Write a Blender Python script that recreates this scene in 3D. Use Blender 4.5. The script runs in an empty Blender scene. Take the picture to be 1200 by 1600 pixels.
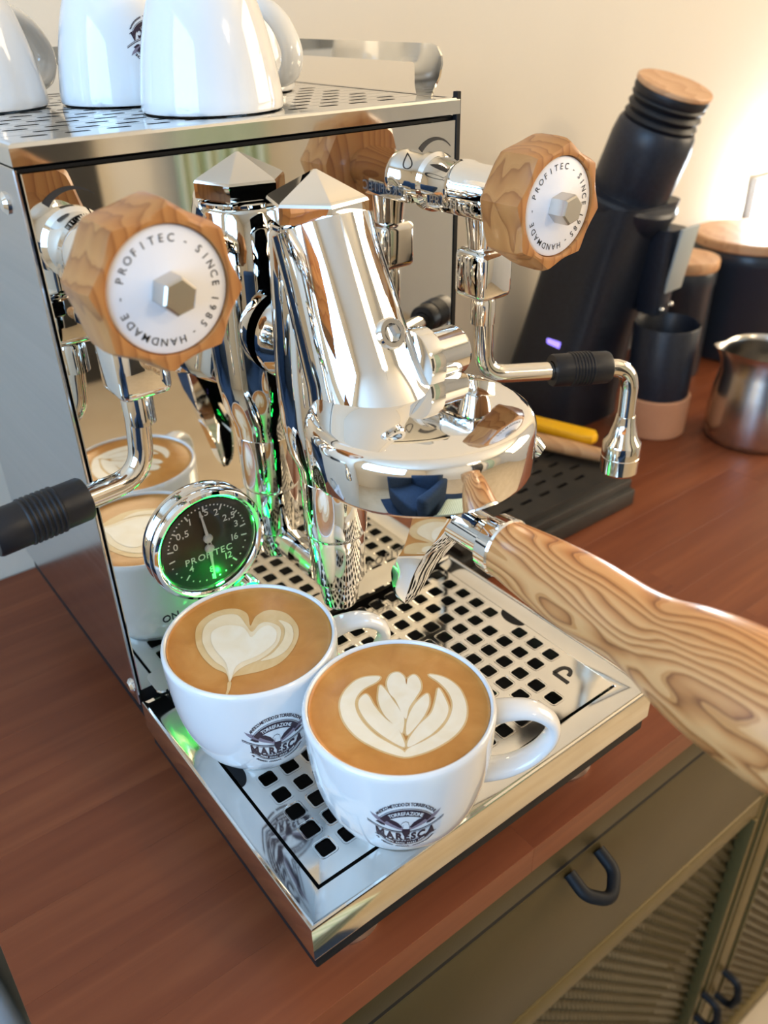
import bpy, bmesh, math, random
from mathutils import Vector, Matrix
from mathutils.geometry import tessellate_polygon
random.seed(7)
PI = math.pi
scene = bpy.context.scene
COL = scene.collection

# ------------------------------------------------------------------ camera
cam = bpy.data.cameras.new('camera')
cam.sensor_fit = 'VERTICAL'; cam.sensor_height = 36.0
cam.lens = 1299.77 / 1600 * 36.0
cam.clip_start = 0.01
cam.dof.use_dof = True; cam.dof.focus_distance = 0.40; cam.dof.aperture_fstop = 9.0
camo = bpy.data.objects.new('camera', cam); COL.objects.link(camo)
camo.matrix_world = Matrix(((0.7900736, 0.3351782, -0.5132634, -0.0954644),
                            (-0.6127135, 0.4056540, -0.6782528, -0.3552656),
                            (-0.0191282, 0.8503531, 0.5258648, 0.3902942),
                            (0, 0, 0, 1)))
scene.camera = camo
# ------------------------------------------------------------------ world, exposure
scene.view_settings.view_transform = 'Standard'
scene.view_settings.look = 'None'
scene.view_settings.gamma = 1.0
scene.view_settings.use_curve_mapping = False
scene.view_settings.exposure = 0.0
w = bpy.data.worlds.new('world'); scene.world = w; w.use_nodes = True
bg = w.node_tree.nodes['Background']
bg.inputs[0].default_value = (0.62, 0.78, 1.0, 1); bg.inputs[1].default_value = 1.0

def area(name, loc, direction, sx, sy, color, power):
    l = bpy.data.lights.new(name, 'AREA'); l.shape = 'RECTANGLE'; l.size = sx; l.size_y = sy
    l.color = color; l.energy = power
    o = bpy.data.objects.new(name, l); COL.objects.link(o); o.location = loc
    o.rotation_euler = Vector(direction).to_track_quat('-Z', 'Y').to_euler()
    return o
# daylight entering through the two windows of the room
area('window_daylight_cool', (-1.72, -0.75, 0.75), (1, 0, -0.08), 1.5, 1.3, (0.32, 0.61, 1.0), 54)
area('window_daylight_warm', (2.26, -1.0, 0.85), (-1, 0.12, -0.08), 1.4, 1.3, (1.0, 0.78, 0.50), 50)

# ------------------------------------------------------------------ materials
def mat(name, color=(.8, .8, .8), rough=.5, metal=0.0, spec=.5, coat=0.0, emit=None, estr=0.0, trans=0.0, ior=1.45):
    m = bpy.data.materials.new(name); m.use_nodes = True
    b = m.node_tree.nodes['Principled BSDF']
    b.inputs['Base Color'].default_value = (*color, 1)
    b.inputs['Roughness'].default_value = rough
    b.inputs['Metallic'].default_value = metal
    b.inputs['Specular IOR Level'].default_value = spec
    b.inputs['Coat Weight'].default_value = coat
    b.inputs['Transmission Weight'].default_value = trans
    b.inputs['IOR'].default_value = ior
    if emit:
        b.inputs['Emission Color'].default_value = (*emit, 1); b.inputs['Emission Strength'].default_value = estr
    return m

def nodes(m): return m.node_tree.nodes, m.node_tree.links, m.node_tree.nodes['Principled BSDF']

def ramp(n, stops):
    r = n.new('ShaderNodeValToRGB'); e = r.color_ramp.elements
    while len(e) < len(stops): e.new(0.5)
    for x, (p, c) in zip(e, stops): x.position = p; x.color = (*c, 1)
    return r

def noisy(m, c1, c2, scale=(8, 8, 8), detail=4, bump=0.0, roughvar=None, bscale=60):
    n, l, b = nodes(m)
    tc = n.new('ShaderNodeTexCoord'); mp = n.new('ShaderNodeMapping'); mp.inputs['Scale'].default_value = scale
    l.new(tc.outputs['Object'], mp.inputs[0])
    no = n.new('ShaderNodeTexNoise'); no.inputs['Scale'].default_value = 1; no.inputs['Detail'].default_value = detail
    l.new(mp.outputs[0], no.inputs['Vector'])
    r = ramp(n, [(.3, c1), (.7, c2)]); l.new(no.outputs[0], r.inputs[0]); l.new(r.outputs[0], b.inputs['Base Color'])
    if roughvar:
        mr = n.new('ShaderNodeMapRange'); mr.inputs[3].default_value, mr.inputs[4].default_value = roughvar
        l.new(no.outputs[0], mr.inputs[0]); l.new(mr.outputs[0], b.inputs['Roughness'])
    if bump:
        n2 = n.new('ShaderNodeTexNoise'); n2.inputs['Scale'].default_value = bscale; n2.inputs['Detail'].default_value = 6
        l.new(tc.outputs['Object'], n2.inputs['Vector'])
        bp = n.new('ShaderNodeBump'); bp.inputs['Strength'].default_value = bump; bp.inputs['Distance'].default_value = .002
        l.new(n2.outputs[0], bp.inputs['Height']); l.new(bp.outputs[0], b.inputs['Normal'])
    return m

def olive_wood(name, stops, scale, rot=(0, 0, 0), dist=5.0, wscale=1.0, rough=.35, warp=1.2, wdetail=2.0):
    m = mat(name, rough=rough, coat=.15); n, l, b = nodes(m)
    tc = n.new('ShaderNodeTexCoord'); mp = n.new('ShaderNodeMapping')
    mp.inputs['Scale'].default_value = scale; mp.inputs['Rotation'].default_value = rot
    l.new(tc.outputs['Object'], mp.inputs[0])
    no = n.new('ShaderNodeTexNoise'); no.inputs['Scale'].default_value = .9; no.inputs['Detail'].default_value = 2.5
    l.new(mp.outputs[0], no.inputs['Vector'])
    sub = n.new('ShaderNodeVectorMath'); sub.operation = 'MULTIPLY_ADD'
    l.new(no.outputs['Color'], sub.inputs[0]); sub.inputs[1].default_value = (warp, warp, warp); l.new(mp.outputs[0], sub.inputs[2])
    wv = n.new('ShaderNodeTexWave'); wv.wave_type = 'BANDS'; wv.bands_direction = 'X'; wv.wave_profile = 'SAW'
    wv.inputs['Scale'].default_value = wscale; wv.inputs['Distortion'].default_value = dist
    wv.inputs['Detail'].default_value = wdetail; wv.inputs['Detail Scale'].default_value = .7
    l.new(sub.outputs[0], wv.inputs['Vector'])
    fn = n.new('ShaderNodeTexNoise'); fn.inputs['Scale'].default_value = 5; fn.inputs['Detail'].default_value = 5
    l.new(mp.outputs[0], fn.inputs['Vector'])
    mx = n.new('ShaderNodeMath'); mx.operation = 'MULTIPLY_ADD'; mx.inputs[1].default_value = .25
    l.new(fn.outputs[0], mx.inputs[0]); l.new(wv.outputs['Fac'], mx.inputs[2])
    r = ramp(n, stops); l.new(mx.outputs[0], r.inputs[0]); l.new(r.outputs[0], b.inputs['Base Color'])
    return m

M = {}
M['chrome'] = mat('chrome', (.88, .88, .88), .03, 1)
M['mirror'] = mat('mirror_steel', (.80, .785, .75), .025, 1)
M['steel'] = noisy(mat('polished_steel', (.76, .75, .72), .07, 1), (.72, .71, .68), (.82, .81, .78), (30, 30, 30), 3, roughvar=(.04, .12))
M['brushed'] = noisy(mat('brushed_steel', (.55, .57, .60), .17, 1), (.55, .57, .60), (.62, .63, .66), (4, 4, 260), 3, roughvar=(.13, .2))
M['tube'] = mat('steel_tube', (.78, .75, .70), .06, 1)
M['pitcher'] = mat('brushed_pitcher_steel', (.60, .58, .55), .24, 1)
M['nut'] = mat('satin_nut', (.62, .58, .52), .28, 1)
M['black'] = mat('black_paint', (.008, .008, .009), .55, 0, .25)
M['rubber'] = mat('black_rubber', (.006, .007, .011), .45)
M['print'] = mat('black_print', (.02, .018, .018), .5)
M['etch'] = mat('etched_grey', (.30, .28, .25), .5, .6)
M['white_print'] = mat('white_print', (.85, .85, .82), .5)
M['disc'] = mat('white_enamel_disc', (.80, .79, .82), .35)
M['china'] = mat('white_china', (.76, .76, .755), .08, 0, .5, .6)
M['ink'] = mat('cup_ink', (.035, .018, .03), .35)
M['ink_grey'] = mat('cup_ink_grey', (.25, .2, .24), .35)
M['knobwood'] = olive_wood('olive_wood_knob', [(.0, (.50, .225, .070)), (.40, (.45, .190, .056)), (.75, (.40, .160, .046)), (.95, (.30, .108, .030)), (1.0, (.46, .20, .060))], (34, 45, 8), (0.1, .12, .10), 2.2, 1.7, .38, 1.2, 1.5)
M['handlewood'] = olive_wood('olive_wood_handle', [(.0, (.64, .305, .112)), (.30, (.66, .325, .122)), (.60, (.58, .255, .085)), (.84, (.44, .165, .048)), (.97, (.22, .070, .020)), (1.0, (.52, .22, .068))], (26, 9, 30), (.15, .05, .2), 4.5, 2.1, .30, 2.6, 1.5)
M['lidwood'] = olive_wood('pale_wood_lid', [(.0, (.66, .38, .20)), (.6, (.60, .33, .16)), (1, (.54, .28, .13))], (20, 60, 60), (0, 0, .1), 2, .6, .5)
M['rawwood'] = olive_wood('raw_beech', [(.0, (.62, .38, .20)), (.6, (.55, .31, .15)), (1, (.48, .26, .12))], (60, 20, 60), (0, 0, .1), 2, .6, .5)
M['copper'] = noisy(mat('salmon_plastic', (.60, .30, .17), .5), (.58, .28, .15), (.64, .33, .19), (20, 20, 20))
M['darkblue'] = noisy(mat('black_powder_coat', (.012, .016, .026), .38), (.010, .013, .022), (.016, .021, .034), (300, 300, 300), 2)
M['jar'] = mat('dark_canister', (.022, .028, .038), .3)
M['greyplate'] = mat('grey_plate', (.38, .42, .42), .4)
M['yellow'] = mat('yellow_plastic', (.85, .47, .01), .4)
M['slab'] = noisy(mat('black_plastic_tray', (.02, .02, .02), .42), (.018, .018, .018), (.03, .027, .024), (60, 60, 60))
M['olive'] = noisy(mat('olive_metal', (.052, .034, .009), .45, .1), (.048, .031, .008), (.058, .038, .011), (14, 14, 14), 5, bump=.04, bscale=900)
M['olive_light'] = noisy(mat('olive_metal_frame', (.20, .155, .065), .42, .3), (.105, .071, .020), (.118, .081, .025), (14, 14, 14), 5)
M['wall'] = noisy(mat('cream_wall', (.70, .63, .52), .9), (.69, .62, .51), (.72, .65, .54), (3, 3, 3), 4, bump=.06, bscale=180)
M['ceil'] = mat('ceiling_paint', (.80, .76, .68), .9)
M['floor'] = noisy(mat('beige_floor', (.55, .43, .28), .5), (.52, .40, .26), (.58, .46, .31), (6, 6, 6))
M['frame'] = mat('white_frame', (.8, .8, .78), .4)
M['navy'] = noisy(mat('navy_fabric', (.01, .03, .075), .8), (.008, .025, .06), (.014, .038, .09), (30, 30, 30))
M['cloth'] = noisy(mat('white_cloth', (.7, .72, .78), .85), (.66, .69, .76), (.78, .79, .82), (20, 20, 20), bump=.2, bscale=120)
M['green'] = mat('green_lamp', (.0, .5, .08), .3, emit=(.0, 1.0, .10), estr=9)
M['purple'] = mat('purple_lamp', (.2, .15, .6), .4, emit=(.30, .22, 1.0), estr=2.0)
M['lamp'] = mat('lamp_white', (.9, .95, 1), .4, emit=(.80, .92, 1.0), estr=170)
M['shade'] = mat('lamp_shade', (.9, .85, .75), .6, emit=(1.0, .80, .55), estr=8.0)
def thin_glass(name):
    m = bpy.data.materials.new(name); m.use_nodes = True; n, l = m.node_tree.nodes, m.node_tree.links; n.clear()
    o = n.new('ShaderNodeOutputMaterial'); mx = n.new('ShaderNodeMixShader'); t = n.new('ShaderNodeBsdfTransparent'); g = n.new('ShaderNodeBsdfGlossy')
    g.inputs['Roughness'].default_value = .02; fr = n.new('ShaderNodeFresnel'); fr.inputs['IOR'].default_value = 1.22
    l.new(fr.outputs[0], mx.inputs[0]); l.new(t.outputs[0], mx.inputs[1]); l.new(g.outputs[0], mx.inputs[2]); l.new(mx.outputs[0], o.inputs['Surface'])
    return m
M['glass'] = thin_glass('thin_glass')

# table wood: reddish stain, grain along x, tone per plank
def table_wood():
    m = mat('stained_wood', rough=.42, spec=.32); n, l, b = nodes(m)
    tc = n.new('ShaderNodeTexCoord'); oi = n.new('ShaderNodeObjectInfo')
    ad = n.new('ShaderNodeVectorMath'); ad.operation = 'MULTIPLY_ADD'
    l.new(oi.outputs['Random'], ad.inputs[0]); ad.inputs[1].default_value = (3, 7, 1); l.new(tc.outputs['Object'], ad.inputs[2])
    mp = n.new('ShaderNodeMapping'); mp.inputs['Scale'].default_value = (5, 70, 70); l.new(ad.outputs[0], mp.inputs[0])
    no = n.new('ShaderNodeTexNoise'); no.inputs['Scale'].default_value = 1; no.inputs['Detail'].default_value = 5; no.inputs['Distortion'].default_value = .6
    l.new(mp.outputs[0], no.inputs['Vector'])
    mx = n.new('ShaderNodeMath'); mx.operation = 'MULTIPLY_ADD'; mx.inputs[1].default_value = .07
    l.new(oi.outputs['Random'], mx.inputs[0]); l.new(no.outputs[0], mx.inputs[2])
    r = ramp(n, [(.28, (.145, .037, .015)), (.55, (.185, .051, .020)), (.82, (.235, .072, .028))])
    l.new(mx.outputs[0], r.inputs[0]); l.new(r.outputs[0], b.inputs['Base Color'])
    bp = n.new('ShaderNodeBump'); bp.inputs['Strength'].default_value = .06; bp.inputs['Distance'].default_value = .001
    l.new(no.outputs[0], bp.inputs['Height']); l.new(bp.outputs[0], b.inputs['Normal'])
    return m
M['table'] = table_wood()

def crema(name, c):
    m = mat(name, rough=.32); n, l, b = nodes(m)
    tc = n.new('ShaderNodeTexCoord')
    no = n.new('ShaderNodeTexNoise'); no.inputs['Scale'].default_value = 60; no.inputs['Detail'].default_value = 5; no.inputs['Distortion'].default_value = 1.0
    l.new(tc.outputs['Object'], no.inputs['Vector'])
    r = ramp(n, c); l.new(no.outputs[0], r.inputs[0]); l.new(r.outputs[0], b.inputs['Base Color'])
    return m
M['crema'] = crema('crema', [(.3, (.50, .205, .042)), (.55, (.57, .25, .058)), (.75, (.62, .295, .082))])
M['foam'] = crema('milk_foam', [(.3, (.86, .73, .53)), (.6, (.90, .80, .64)), (.8, (.88, .76, .57))])
M['foam_tan'] = crema('tan_foam', [(.3, (.68, .43, .18)), (.6, (.74, .52, .26)), (.8, (.78, .58, .32))])
M['foam_mid'] = crema('pale_foam', [(.3, (.80, .62, .38)), (.6, (.85, .70, .48)), (.8, (.83, .66, .43))])

def striped(name, c1, c2, sc):
    m = mat(name, rough=.8); n, l, b = nodes(m)
    tc = n.new('ShaderNodeTexCoord'); wv = n.new('ShaderNodeTexWave'); wv.inputs['Scale'].default_value = sc
    l.new(tc.outputs['Object'], wv.inputs['Vector']); r = ramp(n, [(.4, c1), (.6, c2)])
    l.new(wv.outputs['Fac'], r.inputs[0]); l.new(r.outputs[0], b.inputs['Base Color']); return m
M['stripe'] = striped('striped_curtain', (.45, .55, .38), (.72, .76, .62), 14)

# ------------------------------------------------------------------ mesh helpers
def join(*vfs):
    V, F = [], []
    for v, f in vfs:
        o = len(V); V += [tuple(p) for p in v]; F += [tuple(i + o for i in q) for q in f]
    return V, F

def xf(vf, mtx):
    return [tuple(mtx @ Vector(p)) for p in vf[0]], vf[1]

def tr(vf, x=0, y=0, z=0): return [(p[0] + x, p[1] + y, p[2] + z) for p in vf[0]], vf[1]

def basis(axis):
    a = Vector(axis).normalized()
    u = a.orthogonal().normalized(); v = a.cross(u)
    return a, u, v

def lathe(profile, seg=48, origin=(0, 0, 0), axis=(0, 0, 1), closed=False, up=None):
    """profile of (r, h) along axis"""
    a = Vector(axis).normalized()
    if up is not None: u = (Vector(up) - a * Vector(up).dot(a)).normalized()
    else: u = a.orthogonal().normalized()
    v = a.cross(u); o = Vector(origin)
    V, F, rings = [], [], []
    for r, h in profile:
        if r < 1e-7:
            rings.append([len(V)]); V.append(tuple(o + a * h))
        else:
            rings.append(list(range(len(V), len(V) + seg)))
            for k in range(seg):
                t = 2 * PI * k / seg
                V.append(tuple(o + a * h + (u * math.cos(t) + v * math.sin(t)) * r))
    n = len(rings)
    for i in range(n if closed else n - 1):
        A, B = rings[i], rings[(i + 1) % n]
        for k in range(seg):
            k2 = (k + 1) % seg
            if len(A) == 1 and len(B) == 1: continue
            if len(A) == 1: F.append((A[0], B[k2], B[k]))
            elif len(B) == 1: F.append((A[k], A[k2], B[0]))
            else: F.append((A[k], A[k2], B[k2], B[k]))
    return V, F

def smooth_path(pts, n=8):
    P = [Vector(p) for p in pts]; out = []
    for i in range(len(P) - 1):
        p0 = P[max(i - 1, 0)]; p1 = P[i]; p2 = P[i + 1]; p3 = P[min(i + 2, len(P) - 1)]
        for k in range(n):
            t = k / n
            out.append(.5 * ((2 * p1) + (-p0 + p2) * t + (2 * p0 - 5 * p1 + 4 * p2 - p3) * t * t + (-p0 + 3 * p1 - 3 * p2 + p3) * t ** 3))
    out.append(P[-1]); return out

def bend_path(pts, rad, n=8):
    """polyline with rounded corners of given radius"""
    P = [Vector(p) for p in pts]; out = [P[0]]
    for i in range(1, len(P) - 1):
        a = (P[i - 1] - P[i]); b = (P[i + 1] - P[i]); la, lb = a.length, b.length
        a.normalize(); b.normalize(); ang = a.angle(b)
        d = min(rad / math.tan(ang / 2), la * .49, lb * .49)
        s, e = P[i] + a * d, P[i] + b * d
        for k in range(n + 1):
            t = k / n; out.append((1 - t) ** 2 * s + 2 * t * (1 - t) * P[i] + t * t * e)
    out.append(P[-1]); return out

def sweep(path, ru, rv=None, seg=16, side=None, cap=True):
    """tube; ru, rv scalar or function of t in 0..1; side fixes the u direction"""
    P = [Vector(p) for p in path]; n = len(P); V, F = [], []
    rv = ru if rv is None else rv
    fu = ru if callable(ru) else (lambda t: ru); fv = rv if callable(rv) else (lambda t: rv)
    prev = None
    for i, p in enumerate(P):
        d = (P[min(i + 1, n - 1)] - P[max(i - 1, 0)]).normalized()
        if side is not None: u = Vector(side); u = (u - d * u.dot(d)).normalized()
        elif prev is None: u = d.orthogonal().normalized()
        else: u = (prev - d * prev.dot(d)).normalized()
        prev = u; v = d.cross(u); t = i / (n - 1)
        for k in range(seg):
            a = 2 * PI * k / seg
            V.append(tuple(p + u * math.cos(a) * fu(t) + v * math.sin(a) * fv(t)))
    for i in range(n - 1):
        for k in range(seg):
            k2 = (k + 1) % seg
            F.append((i * seg + k, i * seg + k2, (i + 1) * seg + k2, (i + 1) * seg + k))
    if cap:
        F.append(tuple(reversed(range(seg)))); F.append(tuple(range((n - 1) * seg, n * seg)))
    return V, F

def from_bm(bm):
    bm.verts.index_update()
    V = [tuple(v.co) for v in bm.verts]; F = [tuple(v.index for v in f.verts) for f in bm.faces]; bm.free(); return V, F

def box(x0, x1, y0, y1, z0, z1, bev=0.0, seg=2):
    bm = bmesh.new(); bmesh.ops.create_cube(bm, size=1)
    for v in bm.verts:
        v.co = Vector(((x0 + x1) / 2 + v.co.x * (x1 - x0), (y0 + y1) / 2 + v.co.y * (y1 - y0), (z0 + z1) / 2 + v.co.z * (z1 - z0)))
    if bev: bmesh.ops.bevel(bm, geom=bm.edges[:], offset=bev, segments=seg, profile=.5, affect='EDGES')
    return from_bm(bm)

def prism(poly, h0, h1, plane='xy', bev=0.0):
    """extrude 2d polygon: plane names which axes the 2d coords run along; third axis from h0 to h1"""
    bm = bmesh.new()
    def P(a, b, h):
        return {'xy': (a, b, h), 'yz': (h, a, b), 'xz': (a, h, b)}[plane]
    lo = [bm.verts.new(P(a, b, h0)) for a, b in poly]; hi = [bm.verts.new(P(a, b, h1)) for a, b in poly]
    n = len(poly)
    f1 = bm.faces.new(list(reversed(lo))); f2 = bm.faces.new(hi)
    for i in range(n): bm.faces.new((lo[i], lo[(i + 1) % n], hi[(i + 1) % n], hi[i]))
    bmesh.ops.recalc_face_normals(bm, faces=bm.faces[:])
    if bev:
        ed = [e for e in bm.edges if (f1 in e.link_faces) or (f2 in e.link_faces)]
        bmesh.ops.bevel(bm, geom=ed, offset=bev, segments=2, profile=.5, affect='EDGES')
    big = [f for f in bm.faces if len(f.verts) > 4]
    bmesh.ops.triangulate(bm, faces=big)
    return from_bm(bm)

def rounded_rect(x0, x1, y0, y1, r, n=4):
    o = []
    for cx, cy, a0 in ((x1 - r, y1 - r, 0), (x0 + r, y1 - r, 90), (x0 + r, y0 + r, 180), (x1 - r, y0 + r, 270)):
        for k in range(n + 1):
            a = math.radians(a0 + 90 * k / n); o.append((cx + r * math.cos(a), cy + r * math.sin(a)))
    return o

def flat(polys, z=0.0):
    """triangulated flat polygons from outlines"""
    V, F = [], []
    for poly in polys:
        o = len(V); V += [(a, b, z) for a, b in poly]
        for t in tessellate_polygon([[Vector((a, b, 0)) for a, b in poly]]):
            p, q, r = (poly[k] for k in t)
            ar = (q[0] - p[0]) * (r[1] - p[1]) - (q[1] - p[1]) * (r[0] - p[0])
            if abs(ar) < 1e-14: continue
            F.append(tuple(o + k for k in (t if ar > 0 else t[::-1])))
    return V, F

def closed_smooth(pts, n=5):
    P = [Vector(p) for p in pts]; out = []; N = len(P)
    for i in range(N):
        p0, p1, p2, p3 = P[i - 1], P[i], P[(i + 1) % N], P[(i + 2) % N]
        for k in range(n):
            t = k / n
            q = .5 * ((2 * p1) + (-p0 + p2) * t + (2 * p0 - 5 * p1 + 4 * p2 - p3) * t * t + (-p0 + 3 * p1 - 3 * p2 + p3) * t ** 3)
            out.append((q.x, q.y))
    return out

def offset_poly(poly, d):
    P = [Vector(p) for p in poly]; n = len(P); ar = sum(P[i - 1].x * P[i].y - P[i].x * P[i - 1].y for i in range(n)); sg = 1 if ar > 0 else -1
    out = []
    for i in range(n):
        t = (P[(i + 1) % n] - P[i - 1]); t = t.normalized() if t.length > 1e-9 else Vector((1, 0))
        out.append((P[i].x + sg * t.y * d, P[i].y - sg * t.x * d))
    return out

def world_loc(o):
    v = Vector((0, 0, 0))
    while o is not None: v += o.location; o = o.parent
    return v

def obj(name, vf, m, parent=None, smooth=35, local=False, kind=None):
    V, F = vf
    if parent is not None and not local:
        L = world_loc(parent); V = [(p[0] - L.x, p[1] - L.y, p[2] - L.z) for p in V]
    me = bpy.data.meshes.new(name); me.from_pydata([tuple(p) for p in V], [], F)
    bm = bmesh.new(); bm.from_mesh(me)
    if smooth != 'keep': bmesh.ops.recalc_face_normals(bm, faces=bm.faces[:])
    bm.to_mesh(me); bm.free()
    if smooth and smooth != 'keep':
        me.polygons.foreach_set('use_smooth', [True] * len(me.polygons))
        me.set_sharp_from_angle(angle=math.radians(smooth))
    me.materials.append(M[m] if isinstance(m, str) else m); me.update()
    o = bpy.data.objects.new(name, me); COL.objects.link(o); o.parent = parent
    if kind: o['kind'] = kind
    return o

def tag(o, label, cat, group=None):
    o['label'] = label; o['category'] = cat
    if group: o['group'] = group
    return o

def thing(name, loc, label, cat, group=None, rz=0):
    o = bpy.data.objects.new(name, None); COL.objects.link(o); o.location = loc; o.rotation_euler = (0, 0, rz)
    o.empty_display_size = .02
    return tag(o, label, cat, group)

def struct(name, vf, m, parent=None, smooth=35):
    o = obj(name, vf, m, parent, smooth)
    if parent is None: o['kind'] = 'structure'
    return o

# ---- text as flat geometry
_tc = {}
def glyph(ch, bold=0.0):
    key = (ch, bold)
    if key not in _tc:
        c = bpy.data.curves.new('t', 'FONT'); c.body = ch; c.size = 1.0; c.resolution_u = 3; c.offset = bold
        o = bpy.data.objects.new('t', c); COL.objects.link(o)
        dg = bpy.context.evaluated_depsgraph_get(); ev = o.evaluated_get(dg); me = ev.to_mesh()
        V = [(v.co.x, v.co.y) for v in me.vertices]; F = [tuple(p.vertices) for p in me.polygons]
        ev.to_mesh_clear(); bpy.data.objects.remove(o); bpy.data.curves.remove(c)
        if V: x0 = min(v[0] for v in V); x1 = max(v[0] for v in V)
        else: x0, x1 = 0, .28
        _tc[key] = ([(x - x0, y) for x, y in V], F, x1 - x0)
    return _tc[key]

def text2d(s, size, bold=0.0, gap=.12, space=.32):
    """list of per-glyph (verts, faces, centre x) in a line starting at 0; total width"""
    out, x = [], 0.0
    for ch in s:
        if ch == ' ': x += space * size; continue
        V, F, wd = glyph(ch, bold)
        out.append(([(a * size, b * size) for a, b in V], F, x, wd * size)); x += (wd + gap) * size
    return out, x - gap * size

def text_line(s, size, cx=0, cy=0, bold=0.0, gap=.12, mapf=None, centre=True):
    """flat (u,v) text, optional map of each vertex; returns (verts2d, faces)"""
    gl, tot = text2d(s, size, bold, gap); V, F = [], []
    for v, f, x, wd in gl:
        o = len(V)
        for a, b in v:
            p = (a + x - (tot / 2 if centre else 0), b - (.35 * size if centre else 0))
            p = mapf(*p) if mapf else p
            V.append((p[0] + cx, p[1] + cy))
        F += [tuple(i + o for i in q) for q in f]
    return V, F

def text_arc_chars(items, size, rad, bold=0.0):
    """items: (char, angle in degrees); glyphs upright facing outward around a circle"""
    V, F = [], []
    for ch, ang in items:
        v, f, wd = glyph(ch, bold); a = math.radians(ang); o = len(V)
        ux, uy = math.sin(a), -math.cos(a)
        for x, y in v:
            lx, ly = (x - wd / 2) * size, (y - .35) * size
            V.append((math.cos(a) * (rad + ly) + ux * lx, math.sin(a) * (rad + ly) + uy * lx))
        F += [tuple(i + o for i in q) for q in f]
    return V, F

def lift(vf2, fn): return [tuple(fn(a, b)) for a, b in vf2[0]], vf2[1]

# ================================================================== THE ROOM
X0, X1, Y0, Y1, Z0, Z1 = -1.75, 2.3, -2.8, 0.265, -0.87, 1.70
T = .08
struct('floor', box(X0, X1, Y0, Y1, Z0 - T, Z0), 'floor')
struct('ceiling', box(X0, X1, Y0, Y1, Z1, Z1 + T), 'ceil')
struct('wall_back', box(X0, X1, Y1, Y1 + T, Z0, Z1), 'wall')
def wall_with_hole(a0, a1, z0, z1, h0, h1, hz0, hz1, mk):
    return join(mk(a0, h0, z0, z1), mk(h1, a1, z0, z1), mk(h0, h1, z0, hz0), mk(h0, h1, hz1, z1))
struct('wall_left', wall_with_hole(Y0, Y1, Z0, Z1, -1.5, 0.0, .1, 1.4, lambda a, b, c, d: box(X0 - T, X0, a, b, c, d)), 'wall')
struct('wall_right', wall_with_hole(Y0, Y1, Z0, Z1, -1.7, -.3, .2, 1.5, lambda a, b, c, d: box(X1, X1 + T, a, b, c, d)), 'wall')
struct('wall_front', box(X0, X1, Y0 - T, Y0, Z0, Z1), 'wall')
def window(name, mk, a0, a1, z0, z1):
    fr = struct(name, join(mk(a0, a0 + .05, z0, z1), mk(a1 - .05, a1, z0, z1), mk(a0, a1, z0, z0 + .05), mk(a0, a1, z1 - .05, z1),
                           mk((a0 + a1) / 2 - .025, (a0 + a1) / 2 + .025, z0, z1), mk(a0, a1, z0 + .62, z0 + .65)), 'frame')
    for a, b in ((a0 + .05, (a0 + a1) / 2 - .025), ((a0 + a1) / 2 + .025, a1 - .05)):
        for c, d_ in ((z0 + .05, z0 + .62), (z0 + .65, z1 - .05)):
            V, F = mk(a, b, c, d_); mean = [sum(p[k] for p in V) / len(V) for k in range(3)]; ax = 0
            obj('pane', ([((mean[0] + (p[0] - mean[0]) * .1), p[1], p[2]) for p in V], F), 'glass', fr)
    return fr
window('window_1', lambda a, b, c, d: box(X0 - .05, X0 - .01, a, b, c, d), -1.5, 0.0, .1, 1.4)
window('window_2', lambda a, b, c, d: box(X1 + .01, X1 + .05, a, b, c, d), -1.7, -.3, .2, 1.5)

# unseen room things, partly made up, that only show as reflections in the chrome
def curtain(name, x0, x1, y, z0, z1, m, label):
    V, F, n = [], [], 60
    for i in range(n + 1):
        t = i / n; x = x0 + (x1 - x0) * t; yy = y + .03 * math.sin(t * 2 * PI * 7)
        V += [(x, yy, z0), (x, yy, z1), (x, yy - .006, z1), (x, yy - .006, z0)]
    for i in range(n):
        a = i * 4; b = a + 4
        for k in range(4): F.append((a + k, a + (k + 1) % 4, b + (k + 1) % 4, b + k))
    return tag(obj(name, (V, F), m), label, 'curtain')
curtain('curtain', 1.30, 1.70, Y0 + .09, -.8, 1.6, 'stripe', 'green striped curtain hanging on the wall behind the viewer')
d = struct('door_1', box(.50, 1.02, Y0 + .003, Y0 + .05, Z0, 1.2, .004), mat('dark_door', (.035, .033, .030), .45))
obj('door_handle', lathe([(0, 0), (.012, 0), (.012, .05), (.022, .06), (0, .07)], 20, (.56, Y0 + .05, .15), (0, 1, 0)), 'chrome', d)

ac = thing('armchair', (-.62, -.86, Z0 + .012), 'navy blue armchair added unseen for dark reflections in the chrome', 'armchair')  # unseen chair added to put a dark reflection on the bell
obj('seat', box(-.98, -.28, -1.10, -.52, Z0 + .12, Z0 + .50, .05, 4), 'navy', ac)
obj('backrest', box(-.98, -.28, -1.28, -1.08, Z0 + .12, Z0 + 1.05, .06, 4), 'navy', ac)
for xx in (-1.10, -.32): obj('armrest', box(xx, xx + .15, -1.24, -.54, Z0 + .12, Z0 + .70, .05, 4), 'navy', ac)
for xx in (-1.04, -.24):
    for yy in (-1.18, -.60): obj('leg', box(xx - .02, xx + .02, yy - .02, yy + .02, Z0 + .012, Z0 + .13, .003), 'black', ac)
tag(obj('rug', box(-1.25, .30, -1.75, -.34, Z0, Z0 + .012, .003), 'navy'), 'navy blue rug added unseen before the sideboard for dark reflections', 'rug')  # added to darken the floor mirrored in the chrome
ot = thing('ottoman', (.08, -.72, Z0 + .012), 'green and white striped ottoman added unseen for striped reflections in the chrome', 'ottoman')  # unseen ottoman added for a striped reflection on the bell
obj('cushion', box(-.08, .24, -.90, -.54, Z0 + .10, Z0 + .52, .04, 4), 'stripe', ot)
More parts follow.
